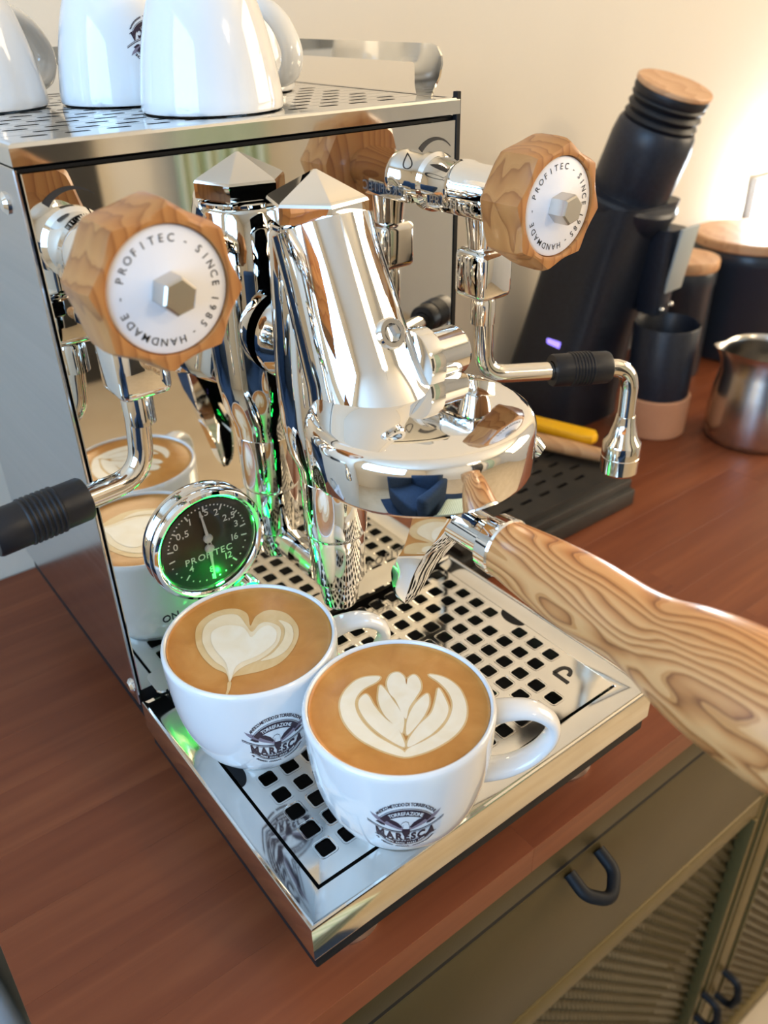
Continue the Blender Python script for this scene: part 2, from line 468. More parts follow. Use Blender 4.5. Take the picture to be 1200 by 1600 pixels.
for xx in (-.04, .20):
    for yy in (-.86, -.58): obj('leg', box(xx - .02, xx + .02, yy - .02, yy + .02, Z0 + .012, Z0 + .11, .003), 'black', ot)

pl_ = thing('added_pendant', (.55, -1.65, 1.25), 'warm round pendant lamp added behind the viewer to brighten the front wall', 'lamp')  # made-up lamp, added as warm fill for the front wall and ceiling
obj('cord', sweep([(.55, -1.65, 1.36), (.55, -1.65, Z1)], .004, seg=10), 'black', pl_)
obj('lamp_shade', lathe([(.05, .11), (.16, .09), (.22, .03), (.225, 0), (.215, 0), (.21, .028), (.15, .085), (.05, .10)], 40, (.55, -1.65, 1.26)), 'frame', pl_)
obj('bulb', lathe([(0, -.03), (.04, -.02), (.055, .02), (.04, .06), (.02, .10), (0, .10)], 24, (.55, -1.65, 1.28)), 'shade', pl_)
bl = bpy.data.lights.new('added_pendant_fill', 'POINT'); bl.color = (1.0, .78, .50); bl.energy = 16; bl.shadow_soft_size = .07
blo = bpy.data.objects.new('added_pendant_fill', bl); COL.objects.link(blo); blo.location = (.55, -1.65, 1.18)

# ================================================================== SIDEBOARD
TX0, TX1, TY0, TY1 = -.106, 1.06, -.175, .262
sb = thing('sideboard', (.477, .04, Z0), 'dark olive metal sideboard with reddish brown wooden top under the espresso machine', 'sideboard')
top = obj('tabletop', box(TX0 + .002, TX1 - .002, TY0 + .002, TY1 - .002, -.0200, -.008), 'table', sb)
rows = 10; rw = (TY1 - TY0) / rows
for r in range(rows):
    x = TX0; first = True
    while x < TX1 - .01:
        ln = random.uniform(.22, .55) if not first else random.uniform(.12, .5); first = False
        xe = x + ln
        if TX1 - xe < .12: xe = TX1
        o = obj('plank', box(x, xe, TY0 + r * rw, TY0 + (r + 1) * rw, -.0205, 0, .00012, 1), 'table', top)
        x = xe
CZ0 = -.80
obj('carcass', join(box(TX0 + .004, TX1 - .004, -.150, TY1 - .004, CZ0, -.0207)), 'olive', sb)
obj('top_rail', box(TX0 + .004, TX1 - .004, -.1695, -.149, -.0530, -.0210, .001), 'olive', sb)
obj('painted_gap_shade', box(TX0 + .006, TX1 - .006, -.1685, -.1495, -.0590, -.0528), 'black', sb)  # black strip filling the drawer gap, its darkness painted in as colour
obj('seam_shade_strip', box(TX0 + .006, TX1 - .006, -.1560, -.1495, -.205, -.0525), 'black', sb)  # black strip behind the drawer seams, standing in for their shadow
for lx in (TX0 + .03, TX1 - .03):
    for ly in (-.13, .23):
        obj('leg', box(lx - .015, lx + .015, ly - .015, ly + .015, Z0, CZ0 + .002, .001), 'black', sb)

def loop_handle(cx, z, y, wd, drop, vertical=False):
    if vertical: pts = [(cx, y, z + wd / 2), (cx, y - drop * .8, z + wd / 2), (cx, y - drop, z), (cx, y - drop * .8, z - wd / 2), (cx, y, z - wd / 2)]
    else: pts = [(cx - wd / 2, y, z), (cx - wd / 2, y - drop * .55, z - .006), (cx, y - drop, z - .012), (cx + wd / 2, y - drop * .55, z - .006), (cx + wd / 2, y, z)]
    return sweep(bend_path(pts, drop * .45, 8), .0042, seg=12)
for k, (dx0, dx1) in enumerate(((-.100, .4695), (.4735, 1.054))):
    dr = obj('drawer', box(dx0, dx1, -.169, -.1505, -.1955, -.0580, .0012), 'olive', sb)
    obj('handle', loop_handle((dx0 + dx1) / 2 + .009, -.0660, -.170, .027, .024), 'black', dr)
    # door: frame of four bars round a ribbed panel
    z0, z1, fw = CZ0 + .01, -.1990, .025
    dn = obj('door', join(box(dx0, dx0 + fw, -.170, -.152, z0, z1, .002), box(dx1 - fw, dx1, -.170, -.152, z0, z1, .002),
                          box(dx0 + fw - .002, dx1 - fw + .002, -.1695, -.152, z1 - fw, z1, .002), box(dx0 + fw - .002, dx1 - fw + .002, -.1695, -.152, z0, z0 + fw, .002)), 'olive_light', sb)
    for xx in ((dx0 + fw + .003), (dx1 - fw - .003), dx1 - .012):
        obj('bead', box(xx - .002, xx + .002, -.1725, -.160, z0 + fw if xx != dx1 - .012 else z0, z1 - fw if xx != dx1 - .012 else z1, .0012), 'olive_light', dn)
    hx = dx1 - .017 if k == 0 else dx0 + .017
    obj('handle', loop_handle(hx, -.535, -.1715, .045, .022, True), 'black', dn)
    # expanded metal panel: staggered ridges
    ax0, ax1, az0, az1 = dx0 + fw + .002, dx1 - fw - .002, z0 + fw - .002, z1 - fw + .002
    if k == 0: az0 = -.60
    px, pz = .0125, .0078
    nx, nz = int((ax1 - ax0) / px * 4), int((az1 - az0) / pz * 5)
    V, F = [], []
    for j in range(nz + 1):
        zz = az0 + (az1 - az0) * j / nz; rv = (zz - az0) / pz; ri = math.floor(rv); fr = rv - ri
        prof = max(0, math.sin(PI * min(1, fr / .72))) if fr < .72 else 0
        for i in range(nx + 1):
            xx = ax0 + (ax1 - ax0) * i / nx
            amp = .6 + .4 * math.cos(2 * PI * (xx / px + .5 * (ri % 2)))
            V.append((xx, -.1575 - .0066 * prof * amp, zz))
    for j in range(nz):
        for i in range(nx):
            a = j * (nx + 1) + i; F.append((a, a + 1, a + nx + 2, a + nx + 1))
    ms = obj('mesh_panel', (V, F), 'olive', dn, 60); ms['kind'] = 'stuff'
    obj('backing', box(ax0, ax1, -.1565, -.1535, z0 + fw - .004, az1), 'black', dn)

# cloth bag hanging at the left end of the sideboard
cb = thing('cloth_bag', (-.235, .225, -.56), 'white cloth bag hanging on the wall left of the sideboard', 'bag')
V, F, n, mz = [], [], 48, 16
for j in range(mz + 1):
    t = j / mz; z = -.13 - .42 * t; hw = .085 + .030 * t ** .6
    for i in range(n):
        a = 2 * PI * i / n
        fold = 1 + .30 * math.sin(6 * a + 1.0 + 2.5 * t) * (1 - .4 * t)
        V.append((-.235 + hw * math.cos(a), .228 + .020 * math.sin(a) * fold * (.7 + .5 * t), z))
for j in range(mz):
    for i in range(n):
        F.append((j * n + i, j * n + (i + 1) % n, (j + 1) * n + (i + 1) % n, (j + 1) * n + i))
F.append(tuple(range(n))); F.append(tuple(range(mz * n, (mz + 1) * n)))
obj('bag_body', (V, F), 'cloth', cb, 60)
obj('band', box(-.322, -.150, .199, .2035, -.235, -.222, .001), 'copper', cb)
obj('strap', sweep(smooth_path([(-.29, .228, -.135), (-.265, .235, -.09), (-.235, .243, -.072), (-.205, .235, -.09), (-.18, .228, -.135)], 6), .006, .002, 10), 'cloth', cb)
hk = struct('trim_1', sweep(bend_path([(-.235, .2645, -.076), (-.235, .238, -.076), (-.235, .236, -.062)], .005), .003, seg=10), 'black')

# ================================================================== ESPRESSO MACHINE
W = .228; DB = .20; ZT = .337
em = thing('espresso_machine', (.114, .05, 0), 'polished chrome espresso machine with two round olive wood knobs and a pressure gauge', 'espresso machine')
obj('chassis', box(.002, W - .002, .004, DB - .002, .040, .056, .001), 'black', em)
obj('frame', box(.0015, W - .0015, .003, DB - .001, .0555, .3365), 'black', em)
obj('side_panel', box(-.0005, .0012, .0012, DB, .055, .337, .0005, 1), 'brushed', em)
obj('side_panel', box(W - .0012, W + .0005, .0012, DB, .055, .337, .0005, 1), 'brushed', em)
obj('edge_trim', box(W - .0016, W + .0014, -.0004, .0030, .066, .3485, .0003, 1), 'black', em)
obj('back_panel', box(.001, W - .001, DB - .0008, DB + .0008, .055, .337), 'steel', em)
# front mirror panel with a bent lip at its foot
lip = [(0.0, .0605), (.0022, .0605)]
fp = obj('front_panel', join(box(.0018, W - .0018, 0.0, .003, .066, ZT - .0015, .0004, 1)), 'mirror', em)
obj('panel_lip', prism(rounded_rect(.008, W - .008, -.009, .004, .004), .0655, .0670), 'steel', em)
for sy, sz in ((.0213, .3218), (.0074, .0655), (.17, .3218)):
    o = obj('screw', lathe([(0, .0025), (.003, .0022), (.0046, .0008), (.0046, 0), (0, 0)], 20, (-.0005, sy, sz), (-1, 0, 0)), 'chrome', em)
for fx, fy in ((.036, -.142), (.194, -.142), (.034, .17), (.196, .17)):
    obj('foot', lathe([(0, 0), (.017, 0), (.018, .003), (.015, .012), (.010, .015), (.010, .0284), (0, .0284)], 28, (fx, fy, 0)), 'nut', em)

# ---- perforated plate
def perforated(x0, x1, y0, y1, xs, ys, cw, ch, hole, keep, z, th, cn=3):
    """cells centred at xs[i]+offset, ys[j]; hole(hw, hh, r) rounded; plate outline x0..x1,y0..y1"""
    hw, hh, r = hole; V, F = [], []; top, bot = z, z - th
    def addv(p): V.append(p); return len(V) - 1
    def rect(a0, a1, b0, b1):
        for zz, rev in ((top, False), (bot, True)):
            q = [addv((a0, b0, zz)), addv((a1, b0, zz)), addv((a1, b1, zz)), addv((a0, b1, zz))]
            F.append(tuple(reversed(q)) if rev else tuple(q))
    for j, y in enumerate(ys):
        rowx = xs(j); left = x0
        for i, x in enumerate(rowx):
            a0, a1, b0, b1 = x - cw / 2, x + cw / 2, y - ch / 2, y + ch / 2
            if a0 - left > 1e-6: rect(left, a0, b0, b1)
            left = a1
            if not keep(i, j, x, y): rect(a0, a1, b0, b1); continue
            out = rounded_rect(x - hw, x + hw, y - hh, y + hh, r, cn)
            tops = [addv((a, b, top)) for a, b in out]; bots = [addv((a, b, bot)) for a, b in out]
            N = len(out)
            for k in range(N): F.append((tops[k], tops[(k + 1) % N], bots[(k + 1) % N], bots[k]))
            for ring, zz in ((tops, top), (bots, bot)):
                cor = [addv((a1, b1, zz)), addv((a0, b1, zz)), addv((a0, b0, zz)), addv((a1, b0, zz))]
                m = cn + 1
                for c in range(4):
                    arc = ring[c * m:(c + 1) * m]
                    for k in range(cn): F.append((cor[c], arc[k + 1], arc[k]))
                    F.append((cor[c], cor[(c + 1) % 4], ring[((c + 1) * m) % N], arc[-1]))
        if x1 - left > 1e-6: rect(left, x1, y - ch / 2, y + ch / 2)
    ya, yb = min(ys) - ch / 2, max(ys) + ch / 2
    if ya - y0 > 1e-6: rect(x0, x1, y0, ya)
    if y1 - yb > 1e-6: rect(x0, x1, yb, y1)
    for a, b in (((x0, y0), (x1, y0)), ((x1, y0), (x1, y1)), ((x1, y1), (x0, y1)), ((x0, y1), (x0, y0))):
        q = [addv((*a, top)), addv((*b, top)), addv((*b, bot)), addv((*a, bot))]; F.append(tuple(q))
    return V, F

# ---- cup warming tray on top
LT = .346
slots = perforated(.004, W - .004, .004, DB - .002, lambda j: [.016 + .018 * i + (.009 if j % 2 else 0) for i in range(11)], [.020 + .0125 * j for j in range(14)], .017, .012, (.0055, .0019, .0017), lambda i, j, x, y: True, LT - .0004, .0012, 2)
ct = obj('cup_tray', join(slots), 'steel', em, 20, )
def ring_band():
    # rounded front/side skirt of the lid
    prof = [(0, .338), (0, .3445), (.0006, .3456), (.002, .3460), (.0045, .3458)]
    c = [(-.0006, -.0006), (W + .0006, -.0006), (W + .0006, DB + .0006), (-.0006, DB + .0006)]
    V, F = [], []
    for d, z in prof:
        for (x, y), (sx, sy) in zip(c, ((1, 1), (-1, 1), (-1, -1), (1, -1))): V.append((x + sx * d, y + sy * d, z))
    for i in range(len(prof) - 1):
        for k in range(4): F.append((i * 4 + k, i * 4 + (k + 1) % 4, (i + 1) * 4 + (k + 1) % 4, (i + 1) * 4 + k))
    return V, F
obj('lid_skirt', ring_band(), 'steel', ct, 15)
obj('lid_liner', box(.003, W - .003, .003, DB - .003, .3372, .3400), 'black', ct)
# ---- cup rail: three slotted strips
def rail_plate(a0, a1, open_front):
    z0, z1, s0, s1 = .3460, .3700, .3500, .3612
    ps = .020
    def q(a, b, c, d): return rounded_rect(a, b, c, d, .0012, 2)
    return z0, z1, s0, s1, ps
def side_rail(x, ya=0.0):
    z0, z1 = .3458, .3700
    outer = [(.192, z0), (.192, z1), (.016, z1), (.011, z1 - .0012), (.0078, z1 - .005), (.0072, z1 - .009), (.009, z0 + .009), (.0135, z0 + .003), (.0150, z0),
             (.027, z0), (.0285, z0 + .004), (.0287, z0 + .0145), (.030, z0 + .0153), (.178, z0 + .0153), (.180, z0 + .013), (.180, z0)]
    outer = [(a if a > .1 else a + ya, b) for a, b in outer]
    return prism(outer, x - .0006, x + .0006, 'yz')
obj('cup_rail', side_rail(.2225), 'steel', em)
z0, z1 = .3458, .3700
obj('cup_rail', prism([(.0062, z0), (.022, z0), (.022, z0 + .015), (.206, z0 + .015), (.206, z0), (.2218, z0), (.2218, z1), (.0062, z1)], .1915, .1927, 'xz'), 'steel', em)

# ---- group head
GX, GY = .1145, -.034
gh = obj('group_head', join(
    lathe([(0, .176), (.0172, .178), (.0185, .186), (.0225, .196), (.0248, .214), (.0252, .24), (.0240, .27), (.0228, .303), (.021, .3052), (0, .3052)], 64, (GX, GY, 0)),
    lathe([(.0150, 0), (.0150, .012), (.022, .028), (.022, .034), (0, .034)][::-1], 48, (GX, GY - .004, .245), (0, 1, 0)),
    lathe([(0, -.004), (.0235, 0), (.0240, .02), (.0252, .045), (.0265, .066), (.0285, .078), (.0330, .088), (.0330, .094), (0, .094)], 64, (GX, GY - .002, .304), (0, -.030, -.066))), 'chrome', em, 40)
def hexcap():
    V, F = [], []
    prof = [(.0190, .3035), (.0200, .3048), (.0200, .3072), (.0224, .3078), (.0233, .3088), (.0233, .3158), (.0226, .3170), (.0212, .3180), (.0008, .3281)]
    hv = []
    for r, z in prof:
        for k in range(6):
            a = math.radians(60 * k + 12); V.append((GX + r * math.cos(a), GY + r * math.sin(a), z))
    for i in range(len(prof) - 1):
        for k in range(6): F.append((i * 6 + k, i * 6 + (k + 1) % 6, (i + 1) * 6 + (k + 1) % 6, (i + 1) * 6 + k))
    F.append(tuple(range((len(prof) - 1) * 6, len(prof) * 6)))
    return V, F
obj('cap_nut', join(hexcap()), 'chrome', gh, 12)
obj('cap_ring', lathe([(.0215, .3050), (.0222, .3056), (.0222, .3068), (.0212, .3074)], 48, (GX, GY, 0)), 'chrome', gh)
BX, BY = .1145, -.105
obj('bell', lathe([(0, .2408), (.030, .2408), (.0435, .2404), (.0465, .2397), (.0485, .2383), (.0496, .2363), (.0500, .2340), (.0500, .2174), (.0495, .2160), (.0480, .2152), (.030, .2152), (0, .2152)], 96, (BX, BY, 0)), 'chrome', gh, 40)
nax = Vector((0, -.030, -.066)).normalized(); nn = Vector((0, nax.z, -nax.y)); nn = nn if nn.y < 0 else -nn
bc = Vector((GX + .003, -.0780, .2650)) - nn * .002
obj('socket_bolt', lathe([(.0085, 0), (.0085, .0015), (.0070, .0022), (.0070, .0068), (.0062, .0076), (.0042, .0076)], 32, bc, nn), 'chrome', gh)
obj('bolt_socket', lathe([(.0042, .0076), (.0042, .003), (0, .003)], 6, bc, nn), 'nut', gh, 10)
# drain pipe with its stepped sleeve and horizontal feed
obj('drain_pipe', lathe([(0, .094), (.0088, .094), (.0100, .096), (.0120, .110), (.0122, .1125), (.0148, .1135), (.0152, .1145), (.0158, .143), (.0168, .1445), (.0172, .146), (.0174, .178), (.0160, .180), (0, .180)], 48, (GX, GY, 0)), 'chrome', gh, 25)
obj('drain_elbow', join(lathe([(0, 0), (.0070, 0), (.0070, .034), (0, .034)], 24, (GX, GY + .001, .1080), (0, 1, 0)), lathe([(0, 0), (.0092, 0), (.0092, .010), (0, .010)], 24, (GX, -.016, .1080), (0, 1, 0))), 'chrome', gh, 25)
# lever cam on the right flank
obj('lever_cam', join(lathe([(0, 0), (.0150, 0), (.0155, .002), (.0155, .008), (.0118, .009), (.0118, .026), (.0110, .0275), (0, .0275)], 40, (.1335, -.076, .2475), (1, 0, 0))), 'chrome', gh, 25)
obj('lever', join(sweep(bend_path([(.1500, -.0700, .240), (.1640, -.0760, .222), (.1860, -.1010, .2000)], .012), .0036, seg=14),
                  lathe([(0, 0), (.004, .001), (.0055, .005), (.0055, .011), (.004, .015), (0, .016)], 20, (.1835, -.0980, .2030), (.022, -.025, -.022))), 'chrome', gh)

# ---- valves, knobs, wands
KZ, KY = .3065, -.0875
KT = [(c, 158 - 11.35 * i) for i, c in enumerate('PROFITEC')] + [('-', 61)] + [(c, 43 - 11.2 * i) for i, c in enumerate('SINCE')] + \
     [(c, -19 - 10.6 * i) for i, c in enumerate('1985')] + [('-', -66)] + [(c, -82 - 11.5 * i) for i, c in enumerate('HANDMADE')] + [('-', 178)]
def knob_shape(cx, R=.0292, lobes=8, seg=128):
    prof = [(.0100, -.0625, 0), (.0200, -.0625, .2), (.90, -.0630, .6), (.985, -.0660, .8), (1.0, -.0700, .9), (1.0, -.0800, 1.0), (.985, -.0850, 1.15), (.94, -.0880, 1.2), (.0240, -.0885, .0), (.0224, -.0882, 0), (.0222, -.0855, 0), (0.0100, -.0855, 0)]
    V, F = [], []
    for i, (r, y, sc) in enumerate(prof):
        for k in range(seg):
            a = 2 * PI * k / seg; ph = (a * lobes / (2 * PI) + .18) % 1.0
            rr = R * r * (1 - .095 * sc * math.sin(PI * ph) ** 1.0 + .02) if r > .5 else r
            V.append((cx + rr * math.cos(a), y, KZ + rr * math.sin(a)))
    n = len(prof)
    for i in range(n):
        for k in range(seg):
            k2 = (k + 1) % seg; F.append((i * seg + k, i * seg + k2, ((i + 1) % n) * seg + k2, ((i + 1) % n) * seg + k))
    return V, F
def valve_parts(cx, sgn):
    vb = obj('valve', join(
        lathe([(0, .004), (.0150, .004), (.0150, -.002), (.0132, -.004), (.0128, -.020), (.0138, -.022), (.0138, -.026), (.0128, -.028), (.0125, -.055), (.0105, -.058), (.0105, -.066), (0, -.066)][::-1], 48, (cx, 0, KZ), (0, 1, 0)),
        prism(rounded_rect(cx - .0125, cx + .0125, -.052, -.006, .003), KZ - .011, KZ + .001, 'xy', .0015),
        lathe([(0, .0), (.0110, .0), (.0095, -.010), (.0085, -.020), (0, -.020)], 32, (cx, -.040, KZ - .009))), 'chrome', em, 30)
    obj('outlet_nut', box(cx - .0115, cx + .0115, -.0515, -.0285, .2540, .2800, .0042, 4), 'chrome', vb, 50)
    side = -1
    def on_side(a, b): return (cx - .0131, -.029 - a, KZ - .0055 + b)
    obj('lettering', lift(text_line('PROFITEC', .0072, bold=.01, gap=.14), on_side), 'nut', vb, 'keep')
    kb = obj('knob', knob_shape(cx), 'knobwood', em, 30)
    obj('dial_plate', lathe([(0, -.0872), (.0212, -.0872), (.0219, -.0868), (.0219, -.0850), (0, -.0850)], 64, (cx, 0, KZ), (0, 1, 0)), 'disc', kb)
    obj('lettering', lift(text_arc_chars(KT, .00385, .0178, .004), lambda a, b: (cx + a, -.08735, KZ + b)), 'print', kb, 'keep')
    obj('hex_nut', lathe([(0, -.0965), (.0058, -.0965), (.0066, -.0958), (.0068, -.0948), (.0068, -.0870), (0, -.0870)], 6, (cx, 0, KZ), (0, 1, 0), up=(.26, 0, 1)), 'nut', kb, 12)
    return vb
VL, VR = .0175, .2120
valve_parts(VL, 1); valve_parts(VR, -1)

def wand(path, rad, grip_a, grip_b, tip_dir, nut_at):
    wd = obj('wand', join(sweep(bend_path(path, rad, 10), .0053, seg=20),
                          lathe([(0, -.008), (.0066, -.008), (.0066, .004), (.0060, .006), (0, .006)], 24, nut_at)), 'tube', em, 40)
    a, b = Vector(grip_a), Vector(grip_b); L = (b - a).length
    prof = [(.0054, 0), (.0088, 0), (.0094, .0012), (.0094, L * .28)]
    for k in range(7):
        h = L * (.30 + .055 * k); prof += [(.0094, h), (.0100, h + L * .012), (.0100, h + L * .03), (.0094, h + L * .042)]
    prof += [(.0094, L * .72), (.0094, L - .0012), (.0088, L), (.0054, L)]
    obj('grip', lathe(prof, 32, a, b - a), 'rubber', wd, 40)
    e = Vector(path[-1])
    obj('nozzle', join(lathe([(0, -.004), (.0058, -.004), (.0064, 0), (.0088, .010), (.0114, .0135), (.0118, .0150), (.0118, .0225), (.0114, .0228), (.0118, .0232), (.0118, .0330), (.0108, .0345), (0, .0345)], 36, e, tip_dir)), 'tube', wd, 25)
    return wd
wand([(VR + .0005, -.0405, .258), (VR + .003, -.0405, .2085), (.2990, -.0785, .2035), (.2995, -.0790, .168)], .016,
     (.2525, -.0578, .2066), (.2845, -.0720, .2048), (0, 0, -1), (VR + .0005, -.0405, .2475))
wand([(VL - .0005, -.0375, .258), (VL - .004, -.0380, .2150), (-.098, -.0485, .2135), (-.1000, -.049, .165)], .016,
     (-.0135, -.0403, .2147), (-.0530, -.0441, .2141), (0, 0, -1), (VL - .0005, -.0375, .2475))

# ---- printed marks on the panel
def arc_mark(cx, cz, r0, a0, a1, wmax):
    n = 20; out, inn = [], []
    for i in range(n + 1):
        t = i / n; a = math.radians(a0 + (a1 - a0) * t); wd = wmax * (1 - t) + .0002
        out.append((cx + (r0 + wd / 2) * math.cos(a), cz + (r0 + wd / 2) * math.sin(a)))
        inn.append((cx + (r0 - wd / 2) * math.cos(a), cz + (r0 - wd / 2) * math.sin(a)))
    return out + inn[::-1]
def on_panel(a, b): return (a, -.00025, b)
obj('turn_mark', lift(([(p[0], p[1]) for p in flat([arc_mark(.0195, .3135, .0145, 140, 50, .0030)])[0]], flat([arc_mark(.0195, .3135, .0145, 140, 50, .0030)])[1]), on_panel), 'print', fp, 'keep')
obj('turn_mark', lift(([(p[0], p[1]) for p in flat([arc_mark(.2125, .3135, .0140, 138, 42, .0030)])[0]], flat([arc_mark(.2125, .3135, .0140, 138, 42, .0030)])[1]), on_panel), 'print', fp, 'keep')
def drop_outline(cx, cz, s):
    o = []
    for k in range(40):
        t = 2 * PI * k / 40; o.append((cx + s * .42 * math.sin(t) * math.sin(t / 2) ** 1.5 * 1.3, cz + s * (math.cos(t) * .5)))
    return o
def stroke(poly, wd, close=True):
    P = [Vector(p) for p in poly]; n = len(P); V, F = [], []
    for i, p in enumerate(P):
        a = P[i - 1] if (close or i > 0) else p; b = P[(i + 1) % n] if (close or i < n - 1) else p
        d = (b - a); d = d.normalized() if d.length > 1e-9 else Vector((1, 0)); nrm = Vector((-d.y, d.x)) * wd / 2
        V += [tuple(p + nrm), tuple(p - nrm)]
    for i in range(n if close else n - 1):
        j = (i + 1) % n; F.append((2 * i, 2 * i + 1, 2 * j + 1, 2 * j))
    return V, F
obj('drop_mark', lift(stroke(drop_outline(.1937, .3188, .0075), .0005), on_panel), 'print', fp, 'keep')
obj('lettering', lift(text_line('ON', .0062, .0262, .1056, bold=.01), on_panel), 'print', fp, 'keep')
obj('lettering', lift(text_line('PROFITEC', .0085, .1760, .0800, bold=.012, gap=.2), on_panel), 'etch', fp, 'keep')

# ---- pressure gauge
gx, gz = .0525, .1446
ga = obj('gauge', lathe([(0, .001), (.0306, .001), (.0318, -.0008), (.0329, -.0030), (.0329, -.0054), (.0319, -.0074), (.0302, -.0080), (.0282, -.0070), (.0270, -.0048), (.0264, -.0032), (0, -.0032)], 72, (gx, 0, gz), (0, 1, 0)), 'chrome', em, 40)
obj('dial', lathe([(0, -.0036), (.0266, -.0036), (.0266, -.0030), (0, -.0030)], 64, (gx, 0, gz), (0, 1, 0)), mat('dial_black', (.010, .012, .010), .30), ga)
def on_dial(a, b): return (gx + a, -.0038, gz + b)
dl = []
for s, x, z in (('0', .0256, .1616), ('0,5', .0303, .1672), ('1', .0355, .1732), ('1,5', .0437, .1755), ('2', .0507, .1735), ('2,5', .0575, .1682), ('3', .0612, .1622), ('16', .0595, .1545), ('12', .0545, .1445), ('8', .0436, .1400), ('4', .0322, .1450)):
    dl.append(text_line(s, .0056, x - .0437, z - .1565, .012))
dl.append(text_line('PROFITEC', .0056, -.0004, -.0070, .014, .14))
def ticks(a0, a1, n, big):
    out = []
    for i in range(n + 1):
        a = math.radians(a0 + (a1 - a0) * i / n); L = .0034 if i % big == 0 else .0009; wd = .0009 if i % big == 0 else .0008
        c, s = math.cos(a), math.sin(a); r1 = .0232
        out.append(([((r1) * c - wd / 2 * s, r1 * s + wd / 2 * c), (r1 * c + wd / 2 * s, r1 * s - wd / 2 * c), ((r1 - L) * c + wd / 2 * s, (r1 - L) * s - wd / 2 * c), ((r1 - L) * c - wd / 2 * s, (r1 - L) * s + wd / 2 * c)], [(0, 1, 2, 3)]))
    return out
dl += ticks(172, 8, 30, 5); dl += ticks(188, 352, 16, 4)
V, F = [], []
for v, f in dl:
    o = len(V); V += list(v); F += [tuple(i + o for i in q) for q in f]
obj('lettering', lift((V, F), on_dial), 'white_print', ga, 'keep')
def needle(p, tip):
    p, tip = Vector(p), Vector(tip); d = (tip - p).normalized(); n_ = Vector((-d.y, d.x))
    poly = [p - d * .004 + n_ * .0009, p - d * .004 - n_ * .0009, p - n_ * .0009, tip - n_ * .0004, tip + n_ * .0004, p + n_ * .0009]
    return join(prism([(gx + q.x, gz + q.y) for q in poly], -.0052, -.0047, 'xz'), lathe([(0, -.0064), (.0016, -.0062), (.0026, -.0053), (.0026, -.0040), (0, -.0040)], 20, (gx + p.x, 0, gz + p.y), (0, 1, 0)))
obj('gauge_glass', lathe([(0, -.0068), (.0275, -.0068), (.0275, -.0064), (0, -.0064)], 56, (gx, 0, gz), (0, 1, 0)), 'glass', ga)
obj('needle', needle((0, .0036), (-.0025, .0215)), 'white_print', ga)
obj('needle', needle((0, -.0028), (.0006, -.0225)), 'white_print', ga)

il = bpy.data.lights.new('added_gauge_glow', 'POINT'); il.color = (.02, 1.0, .08); il.energy = .014; il.shadow_soft_size = .0015  # green light added inside the unlit gauge to tint its dial
ilo = bpy.data.objects.new('added_gauge_glow', il); COL.objects.link(ilo); ilo.location = (gx + .004, -.0060, gz - .0205)
# ---- lit power switch below the gauge
sw = obj('power_switch', lathe([(0, .001), (.0085, .001), (.0085, -.004), (.0075, -.005), (0, -.005)], 32, (.0730, 0, .1020), (0, 1, 0)), 'chrome', em)
obj('green_light', lathe([(0, -.0102), (.0045, -.0098), (.0066, -.0075), (.0068, -.005), (0, -.005)], 28, (.0730, 0, .1020), (0, 1, 0)), 'green', sw)
gl = bpy.data.lights.new('switch_glow', 'POINT'); gl.color = (.02, 1.0, .12); gl.energy = .011; gl.shadow_soft_size = .004
glo = bpy.data.objects.new('switch_glow', gl); COL.objects.link(glo); glo.location = (.074, -.015, .1060)

# ================================================================== DRIP TRAY
TD = .1726; TZ = .060
dt = thing('drip_tray', (.114, -.09, .0335), 'shallow steel drip tray with square-holed grate under the two coffees', 'drip tray')
def tray_pan():
    # rim profile running round the outline: outer skirt, rolled lip, inner ledge down to a well
    m = .0133; my = .0152
    o = [(0, -TD), (W, -TD), (W, -.0015), (0, -.0015)]
    prof = [(.0004, .0375), (0, .0388), (0, .0588), (.0006, .0598), (.0016, .0600), (.0030, .0592)]
    V, F = [], []
    sg = ((1, 1), (-1, 1), (-1, -1), (1, -1))
    for d, z in prof:
        for (x, y), (sx, sy) in zip(o, sg): V.append((x + sx * d, y + sy * d, z))
    # ledge to the grate opening, then down
    i0, i1, j0, j1 = m, W - m, -.1576, -.0035
    for d, z in ((0, .0586), (.0006, .0575), (.0010, .0440)):
        for x, y, sx, sy in ((i0, j0, 1, 1), (i1, j0, -1, 1), (i1, j1, -1, -1), (i0, j1, 1, -1)): V.append((x + sx * d, y + sy * d, z))
    n = len(V) // 4
    for i in range(n - 1):
        for k in range(4): F.append((i * 4 + k, i * 4 + (k + 1) % 4, (i + 1) * 4 + (k + 1) % 4, (i + 1) * 4 + k))
    F.append(tuple(range((n - 1) * 4, n * 4)))
    return V, F
obj('pan', tray_pan(), 'steel', dt, 40)
obj('well', box(.0150, W - .0150, -.1560, -.0050, .0442, .0452), 'black', dt)
obj('underside', box(.0014, W - .0014, -TD + .0014, -.004, .0285, .0385, .001), 'black', dt)
PT = .0127; XR, YR = .2053, -.0155
gxs = [XR - PT * (14 - i) for i in range(15)]; gys = [YR - PT * j for j in range(11)]
def gkeep(i, j, x, y):
    if j >= 9 and i >= 13: return False
    if j == 5 and i in (0, 14): return False
    return True
pl = perforated(.0146, W - .0146, -.1564, -.0048, lambda j: gxs, gys, PT, PT, (.0040, .0040, .0013), gkeep, .0596, .0014, 3)
gr = obj('grate', pl, 'steel', dt, 20)
